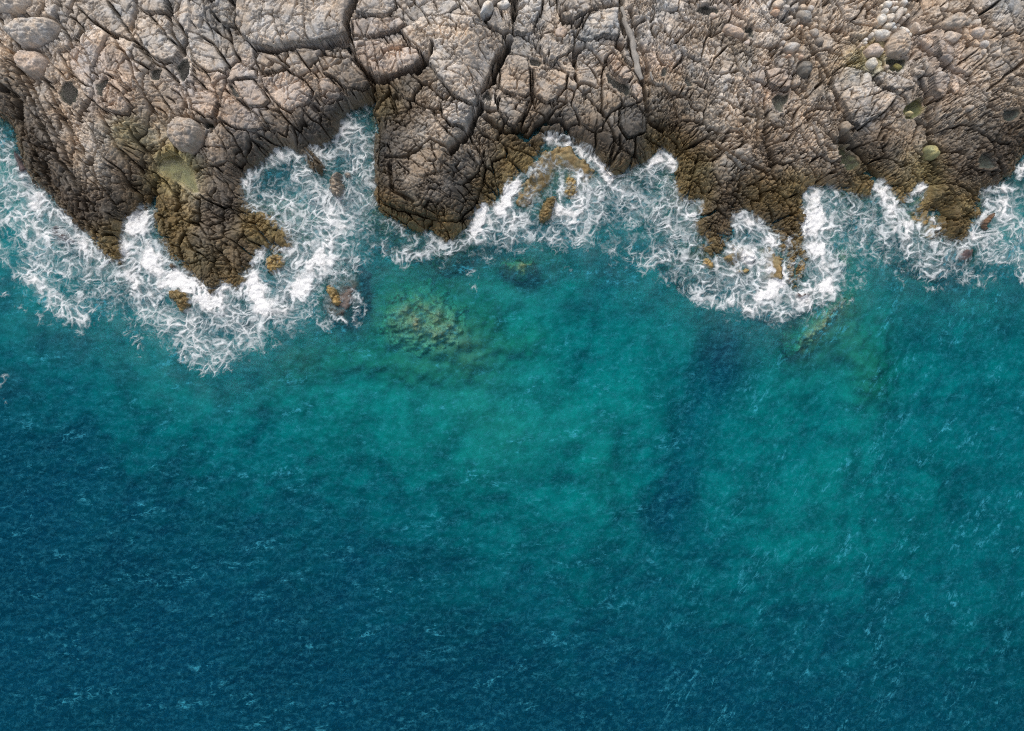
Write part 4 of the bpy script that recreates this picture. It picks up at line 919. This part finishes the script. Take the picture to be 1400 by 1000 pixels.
ab = ab * (1 - shl) + np.array([.30, .23, .13]) * shl * (1 + .5 * fbm(Xb / .8, Yb / .8, 69, 3))[..., None]
nearshore = sstep(-4, -1, Db)[..., None]
ab = ab * (1 - .6 * nearshore) + np.array([.14, .12, .08]) * .6 * nearshore
o = grid_mesh('seabed', Xb, Yb, Zb, np.ones((Xb.shape[0] - 1, Xb.shape[1] - 1), bool), SAND, {'albedo': ab.astype(np.float32)})
tag(o, 'pale sandy seabed with dark weed beds, falling away from the shore', kind='structure')

# ---- waves: two crossing wind seas, wavelengths from a few metres to ripples
WR = 0.085
def sea_field(dirs, seed):
    n = 1024
    r = np.random.default_rng(seed)
    k = np.fft.fftfreq(n, WR) * 2 * np.pi
    kx, ky = np.meshgrid(k, k)
    kk = np.hypot(kx, ky) + 1e-6
    lam = 2 * np.pi / kk
    S = kk ** -2.5 * np.exp(-(lam / 2.3) ** 2) * np.exp(-(.16 / lam) ** 2)
    ang = np.arctan2(ky, kx)
    sp = 0
    for a, wgt in dirs: sp = sp + wgt * np.cos(ang - math.radians(a)) ** 4
    S = S * (sp + .22)
    f = np.fft.fft2(r.normal(size=(n, n))) * np.sqrt(S)
    h = np.real(np.fft.ifft2(f))
    return (h / h.std()).astype(np.float32)
hW = sea_field([(80, 1), (110, .5)], 1); hE = sea_field([(150, 1), (118, .6)], 2)
wx_, wgx = axis(-38, 38, WR, 260); wy_, wgy = axis(-28.5, 20.5, WR, 260)
Xw, Yw = np.meshgrid(np.concatenate([-38 - wgx[::-1], wx_, wx_[-1] + wgx]), np.concatenate([-28.5 - wgy[::-1], wy_, wy_[-1] + wgy]))
Uw = (700 + Xw / SC).astype(np.float32); Vw = (500 - Yw / SC).astype(np.float32)
ti = ((Xw + 60) / WR).astype(np.int64) % 1024; tj = ((Yw + 60) / WR).astype(np.int64) % 1024
east = sstep(820, 1130, Uw + (Vw - 600) * .3 + fbm(Uw / 120, Vw / 120, 70, 2) * 80)
infr = (np.abs(Xw) < 38.2) & (Yw > -28.7) & (Yw < 20.7)
hw = (hW[tj, ti] * (1 - east) + hE[tj, ti] * east) / np.sqrt((1 - east) ** 2 + east ** 2) * .034
Zw = np.where(infr, hw, 0)
Dw = SD(Uw, np.minimum(Vw, 556)); Dw = np.where(Vw > 540, np.minimum(Dw, -6), Dw)
bottom = bed_z(Uw, Vw, Dw) + fbm(Xw / 1.5, Yw / 1.5, 63, 4) * .10
inl = (Xw > cx[0]) & (Xw < cx[-1]) & (Yw > cy[0])
lz = np.where(inl, LANDZ(Xw, Yw), -9)
lz = np.where(inl & (Dw > -2.0), lz, -9)
bottom = np.maximum(bottom, lz)
for gx_, gy_, z, ok in surf:
    m = (Xw > gx_[0, 0]) & (Xw < gx_[0, -2]) & (Yw > gy_[0, 0]) & (Yw < gy_[-2, 0])
    if m.any():
        g = Grid(gx_[0, 0], gy_[0, 0], gx_[0, 1] - gx_[0, 0], np.where(ok, z, -9).astype(np.float32))
        bottom[m] = np.maximum(bottom[m], g(Xw[m], Yw[m]))
dep = np.clip(Zw - bottom, .02, 30)

# ----------------------------------------------------------------------------------------------
# FOAM
# ----------------------------------------------------------------------------------------------
# strokes: (points, half width px, cover 0..1)
STROKES = [([(1148, 288), (1180, 298), (1200, 325)], 22, .5), ([(1170, 330), (1212, 345)], 16, .42), ([(1372, 288), (1402, 318)], 18, .6), ([(1382, 345), (1402, 378)], 14, .5), ([(1310, 372), (1345, 385)], 12, .38), ([(-5, 340), (45, 362)], 16, .5), ([(850, 345), (905, 362), (945, 385)], 20, .42), ([(905, 295), (930, 315)], 14, .6),
 ([(-10, 180), (8, 200), (14, 230)], 14, .5), ([(-10, 240), (10, 262), (28, 296), (60, 318)], 12, .7), ([(30, 255), (60, 285), (85, 305), (112, 335)], 14, .72), ([(0, 215), (30, 250)], 16, .5), ([(-10, 290), (30, 315), (60, 325)], 12, .55), ([(95, 325), (130, 352), (160, 378)], 16, .62), ([(60, 345), (110, 370), (150, 395)], 22, .58),
 ([(30, 372), (58, 392), (86, 425), (110, 440)], 12, .62), ([(85, 400), (140, 420)], 16, .4), ([(5, 405), (40, 425), (65, 440)], 7, .35), ([(150, 390), (180, 385), (200, 410)], 20, .6), ([(190, 300), (186, 325), (205, 350), (228, 380)], 17, .93), ([(203, 290), (200, 305)], 4, .95), ([(175, 330), (178, 365), (190, 385)], 12, .9), ([(225, 372), (265, 395), (285, 412), (312, 402)], 13, .9), ([(210, 395), (200, 420), (220, 430)], 16, .62),
 ([(240, 440), (270, 455), (300, 470)], 26, .62), ([(262, 480), (290, 495), (310, 480)], 15, .6), ([(275, 505), (295, 500)], 8, .5), ([(175, 440), (195, 478)], 10, .34), ([(205, 450), (230, 470)], 14, .3), ([(300, 425), (330, 440), (350, 455)], 22, .62), ([(306, 402), (335, 396), (350, 378)], 9, .88), ([(345, 385), (358, 420), (385, 420), (405, 395)], 15, .85), ([(352, 360), (360, 340)], 6, .8),
 ([(405, 395), (430, 372), (443, 345), (452, 325)], 15, .86), ([(400, 350), (430, 335), (470, 300)], 26, .66), ([(345, 265), (385, 285), (420, 300)], 24, .52), ([(425, 265), (470, 285), (500, 260)], 24, .56), ([(340, 250), (350, 230), (380, 212), (402, 214)], 9, .74), ([(400, 225), (430, 258), (450, 285)], 14, .62), ([(425, 212), (450, 215), (470, 200)], 13, .66), ([(472, 178), (488, 172)], 12, .72), ([(480, 160), (505, 150)], 10, .45), ([(495, 190), (490, 240), (495, 280)], 14, .5), ([(505, 200), (508, 290)], 4, .55),
 ([(400, 300), (400, 330)], 16, .6), ([(440, 360), (470, 345), (500, 350)], 11, .45), ([(420, 400), (432, 430), (450, 448)], 7, .45), ([(480, 400), (494, 420), (488, 440)], 6, .4), ([(445, 380), (470, 378)], 8, .5), ([(350, 460), (400, 440), (430, 430)], 12, .42), ([(465, 300), (495, 330), (490, 360)], 12, .35), ([(440, 425), (470, 440)], 5, .5),
 ([(512, 338), (540, 350), (575, 348), (600, 338)], 9, .5), ([(540, 310), (565, 330), (585, 325)], 6, .5), ([(530, 305), (528, 325)], 8, .32), ([(590, 330), (612, 340), (640, 330), (665, 322)], 7, .66), ([(600, 350), (650, 350), (680, 355)], 12, .25), ([(560, 352), (550, 370)], 8, .25), ([(640, 360), (648, 380)], 6, .3),
 ([(645, 318), (656, 300), (660, 287)], 8, .96), ([(682, 288), (695, 270), (703, 256)], 9, .98), ([(672, 300), (690, 310), (720, 300)], 14, .66), ([(655, 325), (700, 325), (735, 320)], 10, .5), ([(720, 275), (735, 240), (752, 225)], 6, .45), ([(706, 250), (730, 232), (745, 215)], 5, .6), ([(750, 190), (775, 196), (800, 206), (822, 230), (832, 250)], 7, .8), ([(758, 222), (768, 245), (766, 270)], 4, .66), ([(745, 215), (765, 232)], 3, .5), ([(790, 230), (800, 255), (795, 285)], 13, .72), ([(765, 290), (780, 300)], 12, .7),
 ([(810, 255), (815, 290), (790, 315)], 16, .62), ([(740, 318), (775, 325), (800, 330)], 13, .45), ([(724, 200), (735, 208)], 2, .5), ([(840, 262), (870, 245), (900, 226)], 13, .6), ([(888, 226), (906, 216), (916, 226)], 8, .78), ([(870, 265), (905, 262), (930, 285)], 18, .55), ([(850, 285), (890, 300), (920, 320)], 20, .40), ([(895, 325), (930, 350), (955, 365)], 18, .46), ([(930, 285), (945, 305), (945, 330)], 9, .66), ([(938, 282), (955, 282)], 6, .62),
 ([(840, 330), (870, 350), (900, 365)], 18, .22), ([(700, 340), (740, 345), (770, 340)], 10, .25), ([(770, 370), (778, 368)], 6, .2), ([(940, 400), (965, 412), (990, 418)], 8, .55), ([(960, 380), (975, 395), (1000, 400)], 10, .5), ([(1005, 410), (1040, 422), (1070, 425)], 11, .76), ([(985, 365), (1000, 380), (1030, 390)], 13, .66), ([(1005, 300), (1010, 325), (1000, 345)], 7, .72), ([(1020, 300), (1040, 318), (1056, 332)], 9, .78), ([(1030, 345), (1052, 372), (1060, 400)], 17, .92), ([(1040, 400), (1075, 410), (1095, 412)], 12, .84),
 ([(1000, 355), (1006, 366)], 5, .6), ([(1074, 345), (1082, 330)], 2.5, .8), ([(1092, 352), (1080, 362)], 2, .8), ([(1112, 268), (1116, 285), (1125, 300)], 12, .8), ([(1106, 305), (1125, 320), (1118, 335)], 14, .96), ([(1132, 290), (1150, 300), (1160, 285)], 12, .6), ([(1122, 345), (1130, 375), (1128, 400)], 17, .78), ([(1100, 398), (1125, 405)], 8, .7), ([(1145, 320), (1150, 360)], 8, .45), ([(1130, 258), (1146, 268)], 5, .7), ([(1160, 275), (1190, 285), (1200, 300)], 10, .32), ([(1200, 255), (1212, 270), (1222, 300)], 9, .84), ([(1210, 275), (1218, 310)], 8, .85),
 ([(1225, 290), (1240, 310), (1240, 335)], 9, .68), ([(1248, 270), (1258, 256), (1262, 258)], 5, .84), ([(1240, 280), (1250, 278)], 4, .6), ([(1262, 315), (1270, 330)], 10, .72), ([(1278, 295), (1280, 315)], 3, .8), ([(1245, 340), (1275, 345), (1300, 345)], 11, .62), ([(1300, 338), (1325, 332)], 8, .6), ([(1335, 322), (1350, 328), (1358, 320)], 9, .92), ([(1332, 310), (1340, 296), (1352, 285)], 5, .75), ([(1345, 270), (1355, 280), (1375, 285)], 9, .74), ([(1352, 260), (1380, 258)], 6, .7), ([(1390, 235), (1400, 225)], 7, .8), ([(1360, 300), (1375, 320), (1380, 345)], 12, .52), ([(1385, 265), (1402, 275)], 8, .42), ([(1340, 350), (1370, 355)], 9, .5),
 ([(1255, 370), (1285, 372), (1305, 365)], 12, .46), ([(1270, 395), (1290, 400), (1310, 385)], 8, .34), ([(1225, 355), (1232, 385)], 9, .32), ([(1180, 385), (1190, 375)], 6, .34), ([(1160, 415), (1168, 405)], 3, .35), ([(1330, 385), (1360, 395)], 12, .18), ([(1395, 330), (1402, 360)], 8, .3), ([(-5, 525), (8, 515)], 8, .28), ([(0, 540), (10, 560)], 4, .2), ([(700, 395), (705, 398)], 4, .2), ([(800, 410), (810, 412)], 3, .2), ([(955, 420), (960, 428)], 4, .3), ([(645, 392), (650, 396)], 4, .25), ([(1050, 440), (1055, 445)], 5, .3)]
HOLES = [([(368, 243), (385, 238)], 14, .75), ([(505, 335), (520, 360)], 12, .6), ([(140, 385), (170, 395)], 10, .45), ([(98, 385), (125, 395)], 8, .5), ([(240, 425), (255, 435)], 6, .3), ([(465, 290), (475, 300)], 5, .3), ([(860, 320), (880, 330)], 12, .3), ([(15, 285), (22, 275)], 7, .5), ([(500, 170), (508, 185)], 6, .4), ([(985, 385), (1000, 392)], 6, .3), ([(210, 335), (216, 342)], 4, .4), ([(225, 365), (232, 372)], 4, .3)]
SWASH = [[(706, 250), (730, 232), (745, 215)], [(758, 222), (768, 245), (766, 270)], [(745, 215), (765, 232)], [(724, 200), (735, 208)], [(750, 190), (775, 196), (800, 206)], [(1074, 345), (1082, 330)], [(1092, 352), (1080, 362)], [(720, 275), (735, 240), (752, 225)], [(203, 288), (201, 300)], [(1008, 352), (1030, 356)], [(1278, 295), (1280, 315)]]

def foam_cover(u, v, dl):
    wob1 = fbm(u / 26, v / 26, 80, 3) * 10; wob2 = fbm(u / 26, v / 26, 83, 3) * 10
    uu, vv = u + wob1, v + wob2
    c = np.zeros(u.shape, np.float32)
    for pts, hw_, am in STROKES:
        us = [p[0] for p in pts]; vs = [p[1] for p in pts]; pd = hw_ * 2.6 + 12
        m = (u > min(us) - pd) & (u < max(us) + pd) & (v > min(vs) - pd) & (v < max(vs) + pd)
        if not m.any(): continue
        d = seg_dist(uu[m], vv[m], pts) / hw_
        c[m] = np.maximum(c[m], am * np.exp(-np.maximum(d - .35, 0) ** 2 / 1.35))
    lip = np.exp(-(np.maximum(-dl, 0) / .22)) * (.35 + .45 * fbm(u / 30, v / 30, 86, 2))
    c = np.maximum(c, np.where(dl < .05, lip, 0))
    for pts, hw_, am in HOLES:
        c = c * (1 - am * np.exp(-(seg_dist(uu, vv, pts) / hw_) ** 2))
    c = c * (1 + .75 * fbm(u / 34, v / 34, 88, 4))
    return np.clip(np.clip(c, 0, 1) ** 1.5, 0, 1)

FR = 0.042
Xf, Yf = np.meshgrid(np.arange(-37.5, 37.5, FR), np.arange(-4, 18.2, FR))
Uf = (700 + Xf / SC).astype(np.float32); Vf = (500 - Yf / SC).astype(np.float32)
Df = SD(Uf, Vf)
cov = foam_cover(Uf, Vf, Df)
# lace: walls between bubbles of scum, at three sizes, dragged about by the wash
du = fbm(Uf / 40, Vf / 40, 90, 3) * 20 + fbm(Uf / 12, Vf / 12, 93, 3) * 3.6; dv = fbm(Uf / 40, Vf / 40, 96, 3) * 20 + fbm(Uf / 12, Vf / 12, 99, 3) * 3.6
def lace(scale, seed, rot, st=1.4):
    c_, s_ = math.cos(rot), math.sin(rot)
    a = ((Uf + du) * c_ + (Vf + dv) * s_) / (scale * st); b = (-(Uf + du) * s_ + (Vf + dv) * c_) / scale
    e, k, _, _ = worley(a, b, seed)
    return e, rnd(k, 4, seed)
def web(scale, seed, rot, c, wmax):
    """threads of scum round open cells; they thicken until only small holes are left"""
    e, h = lace(scale, seed, rot)
    w = wmax * np.clip(c, 0, 1) ** 1.15 * (.55 + .9 * h)
    return 1 - sstep(w * .35, w * 1.05 + .03, e)
tear = fbm(Uf / 15 + du / 30, Vf / 15, 102, 4, .6); grain = fbm(Uf / 4.0, Vf / 4.0, 105, 3)
keep = sstep(-.14, .18, cov * 1.2 - .20 + tear * .62)                # nets are torn where foam is thin
c1 = np.clip(cov * .78 + tear * .32 - .05, 0, 1)
net = np.maximum(web(11.5, 4, .5, c1, .50), .85 * web(24, 6, -.4, c1, .20))
net = np.maximum(net, .45 * web(6.4, 5, 1.1, c1 * .9 + .12 * grain, .44))
solid = sstep(.66, 1.04, cov + tear * .30 + grain * .10)
veil = sstep(.08, .75, cov) * (.17 + .32 * fbm(Uf / 14 + du / 18, Vf / 22 + dv / 18, 115, 4, .6) + .12 * grain)          # thin film between the threads
cover = np.clip(np.maximum(np.maximum(net * keep * np.clip(.50 + .45 * cov + .25 * grain + .55 * fbm(Uf / 19, Vf / 19, 121, 3), .12, 1), solid), veil), 0, 1) * sstep(.03, .16, cov)
cover = .82 * cover + .18 * blur(cover, 1)[:cover.shape[0], :cover.shape[1]]
wide = blur(cov[::4, ::4], 9)[:cov[::4, ::4].shape[0], :cov[::4, ::4].shape[1]]
wide = Grid(0, 0, 4, wide)(*np.meshgrid(np.arange(cov.shape[1]), np.arange(cov.shape[0])))
eS, hS = lace(10.5, 10, .9, 1.7)
eT, hT = lace(19, 11, .2, 1.5)
strand = np.maximum(1 - sstep(.02, .11 + .10 * hS, eS), 1 - sstep(.02, .08 + .06 * hT, eT)) * sstep(.10, .34, wide + .16 * tear + .05 * grain) * sstep(-.15, .25, fbm(Uf / 9, Vf / 9, 118, 3) + wide * .5)
cover = np.maximum(cover, strand * (.30 + .30 * grain))
thick = np.clip(cov * .75 - .12 + .45 * cover + .35 * solid + .25 * tear, 0, 1)
onl = LANDZ(Xf, Yf); onl = np.where(Df > -2, onl, -9)
for gx_, gy_, z, ok in surf:
    m = (Xf > gx_[0, 0]) & (Xf < gx_[0, -2]) & (Yf > gy_[0, 0]) & (Yf < gy_[-2, 0])
    if m.any():
        g = Grid(gx_[0, 0], gy_[0, 0], gx_[0, 1] - gx_[0, 0], np.where(ok, z, -9).astype(np.float32))
        onl[m] = np.maximum(onl[m], g(Xf[m], Yf[m]))
WZ = Grid(wx_[0], wy_[0], WR, Zw[len(wgy):len(wgy) + len(wy_), len(wgx):len(wgx) + len(wx_)].astype(np.float32))
wz = WZ(Xf, Yf)
sw = np.zeros(Uf.shape, np.float32)
for pts in SWASH: sw = np.maximum(sw, np.exp(-(seg_dist(Uf, Vf, pts) / 9) ** 2))
reach = .10 + .10 * fbm(Uf / 12, Vf / 12, 108, 2) + .9 * sw + .16 * cov
cover = cover * sstep(.12, -.02, onl - wz - reach)
Zf = np.maximum(wz, onl) + .02 + thick * .12 + fbm(Xf / .35, Yf / .35, 110, 3) * .06 * thick * cover
ok = cover > .06
q = ok[:-1, :-1] | ok[1:, :-1] | ok[:-1, 1:] | ok[1:, 1:]
o = grid_mesh('sea_foam', Xf, Yf, Zf, q, FOAM, {'cover': cover, 'thick': thick})
tag(o, 'white lacy foam of breaking waves along the rocky shore', 'foam', kind='stuff')

# ---- aerated, milky water round the foam
st_ = 4
CG = Grid(Uf[0, 0], -Vf[0, 0], FR / SC, cov)
small = cov[::st_, ::st_]
bl = np.maximum(blur(small, 4)[:small.shape[0], :small.shape[1]], 1.25 * blur(small, 14)[:small.shape[0], :small.shape[1]])[:small.shape[0], :small.shape[1]]
MG = Grid(Xf[0, 0], Yf[0, 0], FR * st_, bl)
milk = np.where((Yw > -4) & (Yw < 18), MG(Xw, Yw), 0) * .75
milk = np.clip(milk * (.8 + .9 * fbm(Uw / 24, Vw / 24, 112, 3)), 0, .55) * sstep(.05, .6, dep)
qw = ~((lz > .55)[:-1, :-1] & (lz > .55)[1:, :-1] & (lz > .55)[:-1, 1:] & (lz > .55)[1:, 1:])
top_in = (Dw > 1.8); qw &= ~(top_in[:-1, :-1] & top_in[1:, 1:] & top_in[1:, :-1] & top_in[:-1, 1:])
o = grid_mesh('sea_water', Xw, Yw, Zw, qw, SEA, {'depth': dep.astype(np.float32), 'milk': milk.astype(np.float32), 'east': east.astype(np.float32)})
tag(o, 'clear teal to deep blue sea with small wind ripples', kind='structure')

# ----------------------------------------------------------------------------------------------
# driftwood
# ----------------------------------------------------------------------------------------------
def log_mesh(name, pts, rads, mat, parent=None, seg=12, origin=(0, 0, 0)):
    verts, faces = [], []
    n = len(pts)
    P = [np.array(p, float) for p in pts]
    for i in range(n):
        tn_ = P[min(i + 1, n - 1)] - P[max(i - 1, 0)]; tn_ /= np.linalg.norm(tn_)
        a = np.cross(tn_, [0, 0, 1]); a /= np.linalg.norm(a); b = np.cross(a, tn_)
        for k in range(seg):
            an = 2 * math.pi * k / seg
            rr = rads[i] * (1 + .16 * math.sin(3 * an + i * .3) + random.uniform(-.07, .07))
            verts.append(tuple(P[i] + a * math.cos(an) * rr + b * math.sin(an) * rr - np.array(origin)))
    for i in range(n - 1):
        for k in range(seg):
            faces.append((i * seg + k, i * seg + (k + 1) % seg, (i + 1) * seg + (k + 1) % seg, (i + 1) * seg + k))
    faces.append(tuple(range(seg))[::-1]); faces.append(tuple((n - 1) * seg + k for k in range(seg)))
    me = bpy.data.meshes.new(name); me.from_pydata(verts, [], faces); me.materials.append(mat); me.shade_smooth()
    o_ = bpy.data.objects.new(name, me); COL.objects.link(o_)
    if parent: o_.parent = parent
    return o_

def spline(px, n, lift_):
    out = []
    for i in range(n):
        f = i / (n - 1) * (len(px) - 1); j = min(int(f), len(px) - 2); t_ = f - j
        t_ = t_
        u = px[j][0] * (1 - t_) + px[j + 1][0] * t_; v = px[j][1] * (1 - t_) + px[j + 1][1] * t_
        x, y = px2w(u, v); out.append([float(x), float(y), 0])
    for p in out: p[2] = float(LANDZ(np.array([p[0]]), np.array([p[1]]))[0])
    zs = [p[2] for p in out]
    lo, hi = max(zs[:n // 2]), max(zs[n // 2:])
    for i, p in enumerate(out): p[2] = lo + (hi - lo) * i / (n - 1) + lift_
    return out
tr = spline([(851, 4), (856, 16), (856.5, 26), (863, 40), (866.5, 52), (867, 66), (871, 80), (872.5, 94), (878, 108)], 30, -.06)
root = bpy.data.objects.new('driftwood_log', None); COL.objects.link(root); root.location = tr[0]
tag(root, 'bleached grey driftwood log lying in the gully beside the whitest block', 'driftwood')
log_mesh('trunk', tr, [.09 + .10 * math.sin(min(1, i / 12) * 1.57) + .03 * math.sin(i * 1.3) - .04 * max(0, i - 24) / 5 for i in range(30)], WOOD, root, origin=tr[0])
b1 = spline([(862, 36), (858, 46), (855, 58)], 8, .02); log_mesh('branch', b1, [.07 - .04 * i / 7 for i in range(8)], WOOD, root, 8, tr[0])
b2 = spline([(870, 78), (876, 90), (881, 104)], 8, .0); log_mesh('branch', b2, [.06 - .03 * i / 7 for i in range(8)], WOOD, root, 8, tr[0])
tw = spline([(890, 97), (891, 103), (893, 109)], 8, .05)
o = log_mesh('driftwood_stick', tw, [.07 - .02 * i / 7 for i in range(8)], WOOD, None, 8)
tag(o, 'short white driftwood stick by the tiny pool right of the log', 'driftwood')

# ----------------------------------------------------------------------------------------------
# light and camera
# ----------------------------------------------------------------------------------------------
SUN_EL, SUN_AZ = math.radians(58), math.radians(-25)      # azimuth from +Y (towards the land), negative = to the left
world = bpy.data.worlds.new('World'); sc.world = world; world.use_nodes = True
nt = world.node_tree; bg = nt.nodes['Background']
sky = nt.nodes.new('ShaderNodeTexSky'); sky.sky_type = 'NISHITA'; sky.sun_disc = False
sky.sun_elevation = SUN_EL; sky.sun_rotation = SUN_AZ; sky.air_density = 1.0; sky.dust_density = 4.0; sky.ozone_density = 1.0
hsv = nt.nodes.new('ShaderNodeHueSaturation'); hsv.inputs['Saturation'].default_value = .45      # a veil of cloud
nt.links.new(sky.outputs[0], hsv.inputs['Color']); nt.links.new(hsv.outputs[0], bg.inputs[0]); bg.inputs[1].default_value = .118
sun = bpy.data.lights.new('sun', 'SUN'); sun.energy = 1.3; sun.angle = math.radians(28); sun.color = (1, .93, .84)
so = bpy.data.objects.new('sun', sun); COL.objects.link(so)
dirv = np.array([math.sin(SUN_AZ) * math.cos(SUN_EL), math.cos(SUN_AZ) * math.cos(SUN_EL), math.sin(SUN_EL)])
from mathutils import Vector
so.rotation_euler = Vector(-dirv).to_track_quat('-Z', 'Y').to_euler()
so.location = (0, 0, 40)

cam = bpy.data.cameras.new('camera'); co_ = bpy.data.objects.new('camera', cam); COL.objects.link(co_)
co_.location = (0, 0, CAM_H); co_.rotation_euler = (0, 0, 0)
cam.sensor_width = 36; cam.lens = 36 * CAM_H / 70.0; cam.clip_end = 2000
sc.camera = co_
sc.view_settings.view_transform = 'Standard'; sc.view_settings.look = 'None'; sc.view_settings.exposure = 0.38; sc.view_settings.gamma = 1
sc.cycles.max_bounces = 6; sc.cycles.transparent_max_bounces = 12
sc.cycles.use_denoising = False; sc.cycles.filter_width = 1.1
